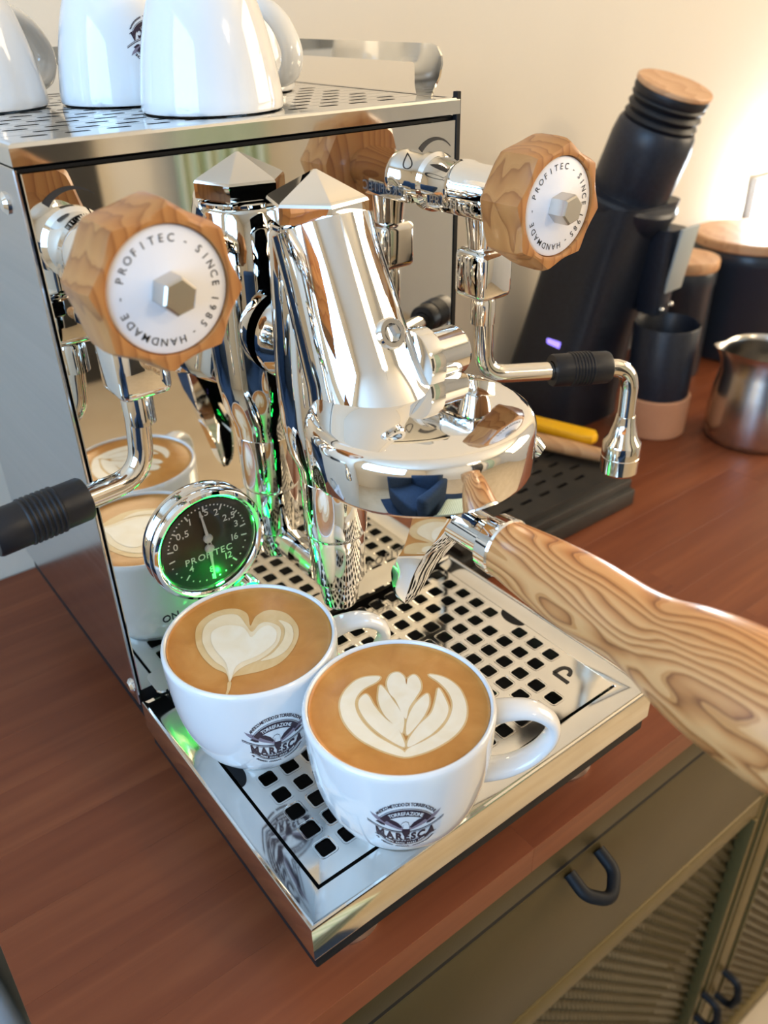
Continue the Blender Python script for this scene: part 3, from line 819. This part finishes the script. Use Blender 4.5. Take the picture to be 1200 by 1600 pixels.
def rim_frames():
    out = []
    V, F = [], []
    for j, y in enumerate(gys):
        for i, x in enumerate(gxs):
            if not gkeep(i, j, x, y): continue
            a = rounded_rect(x - .0050, x + .0050, y - .0050, y + .0050, .0019, 2); b = rounded_rect(x - .0040, x + .0040, y - .0040, y + .0040, .0013, 2)
            c = rounded_rect(x - .0038, x + .0038, y - .0038, y + .0038, .0012, 2)
            o = len(V); n = len(a)
            V += [(p[0], p[1], .0597) for p in a] + [(p[0], p[1], .0594) for p in b] + [(p[0], p[1], .0580) for p in c]
            for k in range(n):
                k2 = (k + 1) % n
                F.append((o + k, o + k2, o + n + k2, o + n + k)); F.append((o + n + k, o + n + k2, o + 2 * n + k2, o + 2 * n + k))
    return V, F
hr = obj('hole_rims', rim_frames(), 'steel', gr, 50); hr['kind'] = 'stuff'
# finger notches at both flanks of the grate (dark half-round openings) and the pressed P
def half_disc(cx, cy, r, s):
    return [(cx, cy - r)] + [(cx + s * r * .62 * math.sin(PI * k / 16), cy - r * math.cos(PI * k / 16)) for k in range(1, 16)] + [(cx, cy + r)]
obj('finger_notch', tr(flat([half_disc(W - .0146, YR - 5 * PT, .0095, -1)]), z=.05985), 'black', gr, 'keep')
obj('finger_notch', tr(flat([half_disc(.0146, YR - 5 * PT, .0095, 1)]), z=.05985), 'black', gr, 'keep')
pm = [stroke([(-.006, -.0055), (-.006, .0055)], .0024, False), stroke([(-.006 + .0045 + .0045 * math.sin(a) * 1.0, .002 + .0034 * math.cos(a)) for a in [PI * k / 10 for k in range(11)]], .0024, False),
      stroke([(-.006, .0054), (-.0015, .0054)], .0024, False)]
V, F = [], []
for v, f in pm:
    o = len(V); V += [tuple(p) for p in v]; F += [tuple(i + o for i in q) for q in f]
ang = math.radians(0)
obj('letter_mark', lift((V, F), lambda a, b: (.2010 + a, -.1345 + b, .0599)), 'print', gr, 'keep')

# ================================================================== PORTAFILTER
pf = thing('portafilter', (BX, BY, .18), 'chrome portafilter with thick swirled olive wood handle locked into the group', 'portafilter')
HZ = .197
obj('basket', lathe([(0, .2010), (.026, .2012), (.0305, .2040), (.0325, .2090), (.0350, .2120), (.0350, .2148), (0, .2148)], 64, (BX, BY, 0)), 'chrome', pf)
obj('neck', lathe([(0, .022), (.0090, .022), (.0088, .0470), (.0118, .0480), (.0128, .0490), (.0131, .0555), (.0126, .0565), (0, .0565)], 40, (BX, BY, HZ), (0, -1, 0)), 'chrome', pf, 25)
hp = [(0, -.1600), (.0112, -.1600), (.0122, -.1606), (.0131, -.1680), (.0143, -.1800), (.0152, -.1930), (.0155, -.2050), (.0152, -.2160), (.0151, -.2250), (.0162, -.2340), (.0190, -.2440), (.0212, -.2550), (.0226, -.2680), (.0230, -.2820), (.0220, -.2980), (.0195, -.3120), (.0150, -.3210), (.0080, -.3260), (0, -.3275)]
hs = smooth_path([(r, h, 0) for r, h in hp[2:-1]], 4)
obj('handle', lathe([(0, -.1600), (.0112, -.1600)] + [(p.x, p.y) for p in hs] + [(0, -.3275)], 64, (BX, 0, HZ), (0, 1, 0)), 'handlewood', pf, 50)
def spout():
    fr = smooth_path([(-.1385, .2030, 0), (-.1296, .1866, 0), (-.1197, .1724, 0), (-.1091, .1547, 0), (-.1006, .1366, 0), (-.0965, .1300, 0)], 5)
    bk = smooth_path([(-.1150, .2030, 0), (-.1065, .1751, 0), (-.0981, .1607, 0), (-.0918, .1495, 0), (-.0909, .1361, 0), (-.0938, .1290, 0)], 5)
    V, F = [], []; n = len(fr)
    for i in range(n):
        t = i / (n - 1); hw = .0085 * min(1, (1 - t) * 1.5) ** .8 + .0014; th = .0013; f, b = fr[i], bk[i]
        mx = f.lerp(b, .12)
        # U section open toward the machine: outer left, front, right, then inner
        V += [(BX - hw, b.x, b.y), (BX - hw, f.x + .0035 * (1 - t), f.y), (BX - hw * .6, f.x, f.y), (BX + hw * .6, f.x, f.y), (BX + hw, f.x + .0035 * (1 - t), f.y), (BX + hw, b.x, b.y),
              (BX + hw - th, b.x, b.y), (BX + hw * .6 - th * .5, mx.x, mx.y), (BX - hw * .6 + th * .5, mx.x, mx.y), (BX - hw + th, b.x, b.y)]
    m = 10
    for i in range(n - 1):
        for k in range(m): F.append((i * m + k, i * m + (k + 1) % m, (i + 1) * m + (k + 1) % m, (i + 1) * m + k))
    F.append(tuple(range(m))); F.append(tuple(range((n - 1) * m, n * m)))
    return V, F
obj('spout', spout(), 'chrome', pf, 40)

# ================================================================== CUPS
CUP_OUT = [(.0, .0010), (.0225, .0010), (.0232, 0), (.0248, 0), (.0256, .0008), (.0275, .0030), (.0312, .0068), (.0346, .0122), (.0380, .0212), (.0405, .0320), (.0420, .0450), (.0427, .0570), (.0429, .0635)]
CUP_IN = [(.0428, .0652), (.0421, .0664), (.0413, .0668), (.0406, .0664), (.0402, .0650), (.0400, .0600), (.0388, .0450), (.0360, .0310), (.0300, .0180), (.0200, .0110), (0, .0095)]
def cup_radius(z, prof=CUP_OUT):
    for (r0, a), (r1, b) in zip(prof[3:], prof[4:]):
        if a <= z <= b and b > a: return r0 + (r1 - r0) * (z - a) / (b - a)
    return prof[-1][0]
def smooth_prof(p, n=4): return [(max(q.x, 0), q.y) for q in smooth_path([(r, z, 0) for r, z in p], n)]

def logo2d():
    """crest on the cups in mm: list of (layer, verts, faces)"""
    dark, light, grey = [], [], []
    def band(a, b, a2, b2, t0, t1, n=40):
        o = [(a * math.cos(math.radians(t0 + (t1 - t0) * i / n)), b * math.sin(math.radians(t0 + (t1 - t0) * i / n))) for i in range(n + 1)]
        q = [(a2 * math.cos(math.radians(t0 + (t1 - t0) * i / n)), b2 * math.sin(math.radians(t0 + (t1 - t0) * i / n))) for i in range(n + 1)]
        V = o + q; F = [(i, i + 1, n + 1 + i + 1, n + 1 + i) for i in range(n)]; return V, F
    def ell_text(s, size, a, b, a_start, a_end, bold, inside=False, gap=.12):
        gl, tot = text2d(s, size, bold, gap); V, F = [], []
        for v, f, x, wd in gl:
            t = (x + wd / 2) / tot; ang = math.radians(a_start + (a_end - a_start) * t)
            px, py = a * math.cos(ang), b * math.sin(ang); tx, ty = a * math.sin(ang), -b * math.cos(ang)
            L = math.hypot(tx, ty); tx /= L; ty /= L
            if inside: tx, ty = -tx, -ty
            nx, ny = -ty, tx; o = len(V)
            for p, q in v:
                lx, ly = p - wd / 2, q - .35 * size; V.append((px + tx * lx + nx * ly, py + ty * lx + ny * ly))
            F += [tuple(i + o for i in k) for k in f]
        return V, F
    dark.append(ell_text('ANTICO METODO DI TORREFAZIONE', 1.75, 14.4, 10.6, 146, 34, .03, gap=.16))
    dark.append(band(12.9, 8.9, 12.7, 8.7, 28, 152)); dark.append(band(12.4, 8.4, 10.2, 5.6, 30, 150))
    light.append(ell_text('TORREFAZIONE', 2.0, 11.2, 7.0, 128, 52, .025, gap=.14))
    dark.append(band(12.4, 8.4, 10.6, 6.6, 200, 340)); dark.append(band(12.9, 8.9, 12.7, 8.7, 196, 344))
    for k in range(22):
        a = math.radians(222 + 4.4 * k); c, s = math.cos(a) * 11.5, math.sin(a) * 7.5
        if k % 6 == 5: continue
        light.append(([(c - .28, s - .42), (c + .18, s - .42), (c + .28, s + .4), (c - .2, s + .4)], [(0, 1, 2, 3)]))
    # eagle: wings, body, head
    for sx in (-1, 1):
        wing = [(1.1, .6), (3, 2.6), (5.5, 3.9), (8.2, 4.5), (11, 5.0), (13.4, 5.9), (14.6, 6.5), (13.6, 5.0), (12.0, 3.6), (9.5, 2.4), (6.5, 1.1), (3.6, .1), (1.4, -.6)]
        V, F = flat([[(sx * a, b) for a, b in wing]]); grey.append(([(p[0], p[1]) for p in V], F))
        inner = [(1.6, 1.1), (3.2, 2.9), (5.4, 4.1), (7.6, 4.4), (8.6, 4.0), (6.4, 2.6), (4.0, 1.4), (2.2, .5)]
        V, F = flat([[(sx * a, b) for a, b in inner]]); dark.append(([(p[0], p[1]) for p in V], F))
        tip = [(8.8, 2.3), (11.6, 3.4), (12.6, 2.9), (10.2, 1.7), (8.6, 1.5)]
        V, F = flat([[(sx * a, b) for a, b in tip]]); dark.append(([(p[0], p[1]) for p in V], F))
        # banner edge strips
        n = 24; st = [(sx * (1.6 + 14.6 * i / n), -1.1 + .017 * (1.6 + 14.6 * i / n) ** 2 * .95) for i in range(n + 1)]
        dark.append(stroke(st, .34, False)); st2 = [(a, b - .62) for a, b in st]; dark.append(stroke(st2, .2, False))
    body = [(-1.4, .4), (1.4, .4), (1.8, -1.0), (1.3, -2.6), (.6, -4.0), (-.6, -4.0), (-1.3, -2.6), (-1.8, -1.0)]
    V, F = flat([body]); dark.append(([(p[0], p[1]) for p in V], F))
    head = [(-1.2, .3), (-1.0, 2.0), (-1.8, 1.6), (-2.0, 2.2), (-1.2, 3.1), (0, 3.4), (1.0, 2.9), (1.3, 1.6), (1.3, .2)]
    V, F = flat([head]); light.append(([(p[0], p[1]) for p in V], F)); dark.append(stroke(head, .28))
    def bend(u, v): return (u, v * (1 + .012 * abs(u)) + .0155 * u * u - 3.9)
    dark.append(text_line('MARESCA', 4.7, 0, 0, .055, .10, bend))
    dark.append(stroke([(-13.5 + 27 * i / 40, .0155 * (-13.5 + 27 * i / 40) ** 2 - 5.75) for i in range(41)], .3, False))
    dark.append(text_line('CAFFE', 1.6, 0, -6.6, .05, .22))
    # thin line of handwriting below: unreadable in the print, drawn as pen waves
    for a0, a1 in ((205, 212), (219, 245), (250, 277), (284, 332)):
        pts = []
        for i in range(60):
            t = i / 59; a = math.radians(a0 + (a1 - a0) * t); wv = math.sin(t * (a1 - a0) * 1.5) * .38
            pts.append(((14.0 + wv) * math.cos(a), (10.4 + wv) * math.sin(a)))
        dark.append(stroke(pts, .36, False))
    return dark, light, grey

def refine2d(vf, maxlen):
    bm = bmesh.new(); vs = [bm.verts.new((a, b, 0)) for a, b in vf[0]]
    for f in vf[1]:
        try: bm.faces.new([vs[i] for i in f])
        except ValueError: pass
    bmesh.ops.triangulate(bm, faces=bm.faces[:])
    for _ in range(4):
        lo = [e for e in bm.edges if e.calc_length() > maxlen]
        if not lo: break
        bmesh.ops.subdivide_edges(bm, edges=lo, cuts=1); bmesh.ops.triangulate(bm, faces=bm.faces[:])
    V, F = from_bm(bm); return [(p[0], p[1]) for p in V], F

def wrap_logo(shapes, scale, zc, ang, off, prof, vs=1.68):
    V, F = [], []
    for s in shapes:
        v, f = refine2d(s, 1.6); o = len(V)
        for a, b in v:
            # walk along the profile by arc length from zc
            s_ = b * scale * vs; z = zc; step = s_ / 10.0
            for _ in range(10):
                dz = 1e-4; dr = (cup_radius(z + dz, prof) - cup_radius(z - dz, prof)) / (2 * dz); z += step / math.sqrt(1 + dr * dr)
            dr = (cup_radius(z + 1e-4, prof) - cup_radius(z - 1e-4, prof)) / 2e-4
            r = cup_radius(z, prof); th = ang + a * scale / cup_radius(zc, prof); nl = math.sqrt(1 + dr * dr)
            rr = r + off / nl; zz = z - off * dr / nl
            V.append((rr * math.cos(th), rr * math.sin(th), zz))
        F += [tuple(i + o for i in q) for q in f]
    return V, F

LOGO = logo2d()
def cup_handle(r_at, s=1.0):
    path = smooth_path([(.0385 * s, 0, .0560 * s), (.0480 * s, 0, .0585 * s), (.0600 * s, 0, .0575 * s), (.0690 * s, 0, .0500 * s), (.0695 * s, 0, .0400 * s), (.0620 * s, 0, .0290 * s), (.0500 * s, 0, .0220 * s), (.0340 * s, 0, .0200 * s)], 6)
    return sweep(path, lambda t: (.0075 - .0020 * math.sin(PI * t)) * s, lambda t: (.0040 - .0006 * math.sin(PI * t)) * s, 20, side=(0, 1, 0))

def latte_cup(loc, hang, label, art):
    rz = math.radians(hang)
    t = thing('latte_cup', loc, label, 'cup', 'freshly poured coffees', rz)
    prof = smooth_prof(CUP_OUT[:3], 2) + smooth_prof(CUP_OUT[3:], 3) + smooth_prof(CUP_IN, 3)
    obj('cup_body', lathe(prof, 96), 'china', t, 60, True)
    obj('handle', cup_handle(None), 'china', t, 60, True)
    ZC = .0645
    cf = obj('coffee', lathe([(0, ZC), (.030, ZC), (.0385, ZC), (.0396, ZC + .0003), (.0401, ZC + .0009)], 72), 'crema', t, 60, True)
    c, s = math.cos(-rz), math.sin(-rz)
    for k, (m, outlines) in enumerate(art):
        polys = []
        for ol in outlines:
            sm = closed_smooth([(a * .001, b * .001) for a, b in ol], 5)
            polys.append([(a * c - b * s, a * s + b * c) for a, b in sm])
        for q_, pl_ in enumerate(polys):
            if len(art) == 1: obj('foam_edge', tr(flat([offset_poly(pl_, .0008)]), z=ZC + .00008 + .00001 * q_), 'foam_tan', cf, 0, True)
            obj('foam_art', tr(flat([pl_]), z=ZC + .00018 + .00016 * k + .00001 * q_), m, cf, 0, True)
    dark, light, grey = LOGO
    lg = obj('crest', wrap_logo(grey, .00100, .0335, -PI / 2, .00012, CUP_OUT), 'ink_grey', t, 60, True)
    obj('crest_ink', wrap_logo(dark, .00100, .0335, -PI / 2, .00020, CUP_OUT), 'ink', lg, 60, True)
    obj('crest_white', wrap_logo(light, .00100, .0335, -PI / 2, .00030, CUP_OUT), 'china', lg, 60, True)
    return t

HEART = [('foam_tan', [[(-23.3, -21.7), (-21.3, -15.1), (-23.9, -7.5), (-24.4, 3.4), (-21.9, 14.4), (-16.3, 24.4), (-8.4, 28.8), (0.1, 28.6), (6.5, 24.5), (8.6, 17.2), (5.0, 8.2), (11.1, 13.0), (18.8, 13.3), (24.2, 5.6), (23.9, -5.1), (19.8, -13.4), (11.4, -20.7), (1.8, -24.6), (-7.1, -23.9), (-15.5, -20.8), (-19.7, -19.2)],
                        [(-23.5, -20.7), (-22.2, -21.7), (-25.1, -25.6), (-27.7, -27.8), (-27.9, -26.8), (-25.7, -24.2)]]),
         ('foam_mid', [[(-22.6, -20.9), (-20.0, -12), (-21.4, -4), (-21.0, 5), (-18.6, 14.0), (-13.5, 21.5), (-7.0, 24.5), (0.0, 23.6), (4.3, 19.0), (3.5, 9.2), (3.3, 3.4), (9.1, 6.2), (13.2, 5.0), (15.8, -2.5), (10.2, -11.0), (2.6, -15.3), (-4.4, -16.6), (-12.3, -16.1), (-18.2, -17.6)],
                       [(-4.3, -17.6), (3.4, -16.4), (12.2, -11.3), (17.4, -4.2), (18.3, 3.0), (21.0, -4.2), (17.0, -12.9), (9.6, -18.8), (2.0, -20.0)]]),
         ('foam', [[(-21.9, -20.2), (-17.8, -8.7), (-17.4, 2.7), (-15.3, 11.0), (-11.4, 16.2), (-4.4, 15.8), (1.0, 10.3), (1.4, 4.7), (1.0, -0.1), (7.6, 2.8), (12.2, 2.3), (12.9, -3.6), (8.3, -10.2), (1.8, -12.9), (-4.5, -13.7), (-12.3, -13.1), (-16.8, -15.1)]])]
ROSETTA = [
           ('foam', [[(-16.8, -24.5), (-22.3, -15.0), (-25.4, -3.8), (-24.6, 7.2), (-20.5, 16.1), (-14.2, 21.8), (-6.1, 24.4), (-0.1, 23.1), (4.3, 19.5), (0.8, 17.8), (-6.8, 17.8), (-12.9, 14.8), (-16.7, 9.2), (-18.7, 1.5), (-18.8, -7.4), (-17.0, -14.9), (-15.1, -21.6)],
                     [(-16.4, -24.8), (-6.8, -28.3), (4.8, -29.0), (13.9, -26.6), (20.5, -21.7), (25.2, -15.0), (27.9, -7.2), (26.9, 0.9), (22.7, 6.4), (23.1, -0.9), (21.9, -8.4), (18.2, -15.1), (11.5, -20.1), (3.6, -22.8), (-5.0, -22.9), (-12.9, -22.0)],
                     [(-13.5, -20.4), (-16.2, -12.2), (-17.2, -1.5), (-15.5, 8.3), (-12.2, 13.3), (-7.8, 14.7), (-7.3, 12.2), (-8.8, 6.6), (-9.7, -2.1), (-9.0, -9.0), (-10.2, -14.3)],
                     [(-9.2, -13.7), (-9.1, -9.9), (-8.8, -0.9), (-6.2, 6.5), (-2.1, 12.1), (1.1, 14.9), (1.1, 10.9), (-0.1, 4.5), (-1.5, -2.1), (-3.5, -8.0)],
                     [(-3.1, -8.3), (0.5, 3.0), (1.2, 8.3), (4.2, 14.0), (9.0, 17.4), (12.7, 16.5), (12.9, 12.2), (10.6, 7.8), (13.7, 10.5), (17.4, 10.6), (17.2, 6.6), (14.2, 1.9), (8.3, -1.3), (2.3, -4.2)],
                     [(-8.4, -15.8), (-2.9, -9.3), (5.0, -4.4), (12.2, -2.5), (14.2, -3.1), (11.1, -7.5), (4.7, -11.8), (-2.9, -14.8)],
                     [(-12.3, -21.3), (-8.9, -18.0), (-0.8, -14.7), (8.0, -12.6), (15.5, -7.1), (20.4, -3.1), (18.5, -9.5), (15.3, -15.6), (9.7, -19.5), (1.4, -21.9), (-7.0, -22.1)]])]
latte_cup((.0410, -.0637, .0600), -16, 'white coffee cup with a heart poured in the foam, nearer the gauge', HEART)
latte_cup((.0697, -.1448, .0600), -35, 'white coffee cup with a leaf rosetta poured in the foam, at the tray front', ROSETTA)

# ---- upside-down cups on the warming tray
SM_OUT = [(.0, .0010), (.0175, .0010), (.0180, 0), (.0192, 0), (.0198, .0012), (.0200, .0030), (.0215, .0065), (.0250, .0140), (.0282, .0240), (.0308, .0350), (.0326, .0450), (.0338, .0530)]
SM_IN = [(.0341, .0570), (.0336, .0582), (.0328, .0584), (.0320, .0578), (.0316, .0540), (.0300, .0420), (.0260, .0260), (.0180, .0120), (0, .0085)]
def small_cup(x, y, hang, label, crest):
    t = thing('upturned_cup', (x, y, LT), label, 'cup', 'upturned cups on the warming tray', 0)
    flip = Matrix.Translation((0, 0, .0586)) @ Matrix.Rotation(PI, 4, 'X')
    ro = Matrix.Rotation(math.radians(hang), 4, 'Z')
    prof = smooth_prof(SM_OUT[:3], 2) + smooth_prof(SM_OUT[3:], 3) + smooth_prof(SM_IN, 3)
    obj('cup_body', xf(lathe(prof, 80), ro @ flip), 'china', t, 60, True)
    path = smooth_path([(.0300, 0, .0480), (.0400, 0, .0510), (.0490, 0, .0490), (.0540, 0, .0420), (.0530, 0, .0340), (.0450, 0, .0240), (.0340, 0, .0175), (.0220, 0, .0150)], 6)
    obj('handle', xf(sweep(path, lambda tt: .0078 - .0012 * math.sin(PI * tt), lambda tt: .0042, 18, side=(0, 1, 0)), ro @ flip), 'china', t, 60, True)
    if crest is not None:
        a = math.radians(crest)
        rot = Matrix.Rotation(math.radians(crest), 4, 'Z')
        for k, (sh, m) in enumerate(zip((LOGO[2], LOGO[0]), ('ink_grey', 'ink'))):
            obj('crest', xf(wrap_logo(sh, .00080, .0300, 0, .00014 + .0001 * k, SM_OUT, 1.25), rot @ flip), m, t, 60, True)
    return t
small_cup(.1120, .0485, 63, 'white cup upside down on the warming tray, nearest the tray front', None)
small_cup(.0990, .1210, 68, 'white cup upside down with a dark crest at its side, behind the nearest cup', -80)
small_cup(.0300, .1470, 30, 'white cup upside down at the far left of the warming tray', None)
small_cup(.1680, .1260, -84, 'white cup upside down whose handle shows right of the nearest cup', None)

# ================================================================== GRINDER CORNER
gd = thing('coffee_grinder', (.56, .16, 0), 'black slanted coffee grinder with bellows hopper and round wooden lid', 'coffee grinder')
def loft(secs, n=40, ex=3.2):
    V, F = [], []
    for (x0, x1, y0, y1, z, tilt) in secs:
        cx, cy, hx, hy = (x0 + x1) / 2, (y0 + y1) / 2, (x1 - x0) / 2, (y1 - y0) / 2
        for k in range(n):
            a = 2 * PI * k / n; c, s = math.cos(a), math.sin(a)
            sx = math.copysign(abs(c) ** (2 / ex), c); sy = math.copysign(abs(s) ** (2 / ex), s)
            V.append((cx + hx * sx, cy + hy * sy, z - tilt * hx * sx))
    for i in range(len(secs) - 1):
        for k in range(n): F.append((i * n + k, i * n + (k + 1) % n, (i + 1) * n + (k + 1) % n, (i + 1) * n + k))
    F.append(tuple(range(n))); F.append(tuple(range((len(secs) - 1) * n, len(secs) * n)))
    return V, F
def gsec(z, cx, cy, hx, hy): return (cx - hx, cx + hx, cy - hy, cy + hy, z, 0)
obj('body', loft([gsec(0, .572, .203, .052, .054), gsec(.02, .572, .202, .051, .053), gsec(.09, .580, .193, .047, .048), gsec(.15, .587, .183, .046, .046), gsec(.195, .592, .175, .046, .046), gsec(.222, .595, .169, .047, .046)], 48, 4), 'darkblue', gd, 50)
hax = Vector((.05, -.33, 1)).normalized(); hc = Vector((.6, .130, .322)) - hax * .1195
hp_ = [(0, -.006), (.040, -.006), (.0455, .004), (.0490, .014), (.0492, .019), (.0470, .022), (.0365, .023), (.0360, .026), (.0375, .032), (.0372, .070), (.0355, .082), (.0330, .086)]
obj('hopper', lathe(hp_ + [(0, .086)], 56, hc, hax), 'darkblue', gd, 30)
bel = [(.0310, .084)]
for k in range(3): bel += [(.0315, .0865 + .008 * k), (.0335, .0895 + .008 * k), (.0315, .0925 + .008 * k), (.0300, .0935 + .008 * k)]
obj('bellows', lathe(bel + [(.0330, .1085), (.0338, .1115), (.0330, .1150), (0, .1150)], 56, hc, hax), 'rubber', gd, 40)
obj('lid', lathe([(0, .1150), (.0332, .1150), (.0342, .1160), (.0342, .1185), (.0332, .1195), (0, .1195)], 56, hc, hax), 'lidwood', gd, 40)
obj('chute', loft([gsec(.118, .612, .128, .012, .014), gsec(.20, .612, .128, .016, .018)], 24, 4), 'darkblue', gd, 50)
obj('chute_plate', xf(box(-.013, .013, -.0015, .0015, -.032, .032, .001), Matrix.Translation((.618, .108, .172)) @ Matrix.Rotation(math.radians(10), 4, 'X') @ Matrix.Rotation(math.radians(-3), 4, 'Y')), 'greyplate', gd)
for k in (0, 1):
    obj('chute_screw', lathe([(0, .003), (.0022, .002), (.0028, 0), (0, 0)], 14, (.606 + .014 * k, .1130, .124 + .003 * k), (0, -1, 0)), 'chrome', gd)
obj('power_light', xf(box(-.0012, .0012, -.009, .009, -.006, .006, .001), Matrix.Translation((.5335, .1830, .085))), 'purple', gd)

DX, DY = .607, .104
dc = thing('dosing_cup', (DX, DY, 0), 'tall black dosing cup with salmon coloured base standing by the grinder', 'dosing cup')
obj('cup_base', lathe([(0, 0), (.0320, 0), (.0332, .0015), (.0340, .0400), (.0330, .0412), (.0300, .0412), (0, .0412)], 56, (DX, DY, 0)), 'copper', dc)
obj('cup_wall', lathe([(0, .0413), (.0310, .0413), (.0322, .1120), (.0314, .1135), (.0304, .1120), (.0294, .0460), (0, .0450)], 56, (DX, DY, 0)), 'darkblue', dc)

# slotted black tray on the table right of the machine
st = thing('slotted_tray', (.36, .08, 0), 'low black slotted tray between the machine and the grinder', 'tray')
SX0, SX1, SY0, SY1 = .262, .466, .016, .140
obj('tray_base', box(SX0, SX1, SY0, SY1, 0, .0160, .002), 'slab', st)
obj('tray_step', box(SX0 + .001, SX1 - .001, SY0 + .0045, SY1 - .001, .0155, .0245, .0015), 'slab', st)
sl = perforated(SX0 + .004, SX1 - .004, SY0 + .010, SY1 - .003, lambda j: [.290 + .022 * i + (.011 if j % 2 else 0) for i in range(7)], [.045 + .015 * j for j in range(6)], .0215, .0149, (.0065, .0020, .0019), lambda i, j, x, y: True, .0310, .0020, 3)
obj('tray_grille', sl, 'slab', st, 20)
obj('tray_wall', join(box(SX0 + .004, SX1 - .004, SY0 + .0105, SY0 + .0125, .024, .0298), box(SX1 - .0065, SX1 - .0045, SY0 + .0105, SY1 - .003, .024, .0298), box(SX0 + .0045, SX0 + .0065, SY0 + .0105, SY1 - .003, .024, .0298), box(SX0 + .0045, SX1 - .0045, SY1 - .0055, SY1 - .0035, .024, .0298)), 'slab', st)
obj('tray_floor', box(SX0 + .006, SX1 - .006, SY0 + .012, SY1 - .005, .0245, .0255), 'black', st)

yb = thing('yellow_scraper', (.440, .11, .031), 'yellow plastic handled tool lying on the black slotted tray', 'tool')
obj('handle', xf(prism([(-.052, -.0075), (.028, -.0095), (.037, -.006), (.039, .002), (.034, .0095), (-.052, .0085)], .0, .009, 'xy', .0022), Matrix.Translation((.458, .105, .0395)) @ Matrix.Rotation(math.radians(-72), 4, 'Z')), 'yellow', yb)
obj('blade', xf(prism([(-.09, -.010), (-.05, -.006), (-.05, .006), (-.09, .010)], .003, .0045, 'xy'), Matrix.Translation((.458, .105, .0395)) @ Matrix.Rotation(math.radians(-72), 4, 'Z')), 'nut', yb)
br = thing('wooden_brush', (.43, .09, .031), 'pale wooden brush handle lying before the yellow tool', 'brush')
bp_ = smooth_path([(.4280, .118, .0405), (.4360, .098, .0400), (.4460, .074, .0395), (.4580, .046, .0390)], 6)
obj('handle', sweep(bp_, lambda t: .0062 + .0022 * math.sin(PI * min(1, t * 1.1)), lambda t: .0055 + .0012 * math.sin(PI * t), 18, side=(1, 0, 0)), 'rawwood', br)
obj('bristles', sweep([(.4285, .117, .0405), (.424, .127, .0408), (.417, .134, .041)], lambda t: .006 + .005 * t, lambda t: .005, 14, side=(1, 0, 0)), 'slab', br)

def canister(x, y, r, h, label):
    t = thing('canister', (x, y, 0), label, 'canister', 'lidded canisters by the wall')
    obj('jar', lathe([(0, 0), (r * .93, 0), (r * .97, .003), (r * .97, h - .028), (r, h - .024), (r, h - .012), (r * .96, h - .008), (0, h - .008)], 56, (x, y, 0)), 'jar', t)
    obj('lid', lathe([(0, h - .008), (r * 1.0, h - .008), (r * 1.03, h - .006), (r * 1.03, h + .002), (r, h + .004), (0, h + .004)], 56, (x, y, 0)), 'lidwood', t)
    return t
canister(.752, .190, .037, .132, 'small dark canister with a wooden lid behind the dosing cup')
canister(.882, .184, .069, .139, 'wide dark canister with a wooden lid below the bright lamp')

mp_ = thing('milk_pitcher', (.668, .027, 0), 'stainless steel milk pitcher with pouring spout at the right edge', 'pitcher')
def pitcher():
    prof = [(0, .0), (.0420, 0), (.0455, .002), (.0470, .008), (.0468, .030), (.0440, .055), (.0405, .072), (.0392, .085), (.0396, .090), (.0405, .094), (.0395, .0935), (.0384, .089), (.0380, .085), (.0395, .072), (.0430, .055), (.0455, .030), (.0450, .008), (0, .004)]
    V, F = lathe(prof, 64, (.668, .027, 0)); out = []
    sd = math.radians(140)
    for (x, y, z) in V:
        dx, dy = x - .668, y - .027; r = math.hypot(dx, dy); a = math.atan2(dy, dx)
        if z > .06 and r > .01:
            da = (a - sd + PI) % (2 * PI) - PI; k = math.exp(-(da / .33) ** 2) * ((z - .06) / .042) ** 2
            r2 = r + .020 * k; x, y, z = .668 + r2 * math.cos(a), .027 + r2 * math.sin(a), z + .004 * k
        out.append((x, y, z))
    return out, F
obj('jug', pitcher(), 'pitcher', mp_, 50)
ha = math.radians(-40); hd = (math.cos(ha), math.sin(ha))
obj('handle', sweep(smooth_path([(.668 + hd[0] * q, .027 + hd[1] * q, z) for q, z in ((.040, .090), (.060, .095), (.075, .082), (.073, .050), (.060, .028), (.045, .022))], 6), .0065, .0022, 14, side=(-hd[1], hd[0], 0)), 'tube', mp_)

# small bright lamp on the wall behind the canisters
wl = thing('wall_lamp', (1.03, .25, .15), 'glowing white lamp on the wall above the wide canister', 'lamp')
obj('lamp_back', box(.985, 1.095, .252, .2645, .130, .182, .003), 'frame', wl)
obj('lamp_glow', box(.988, 1.092, .236, .2525, .133, .179, .005), 'lamp', wl)
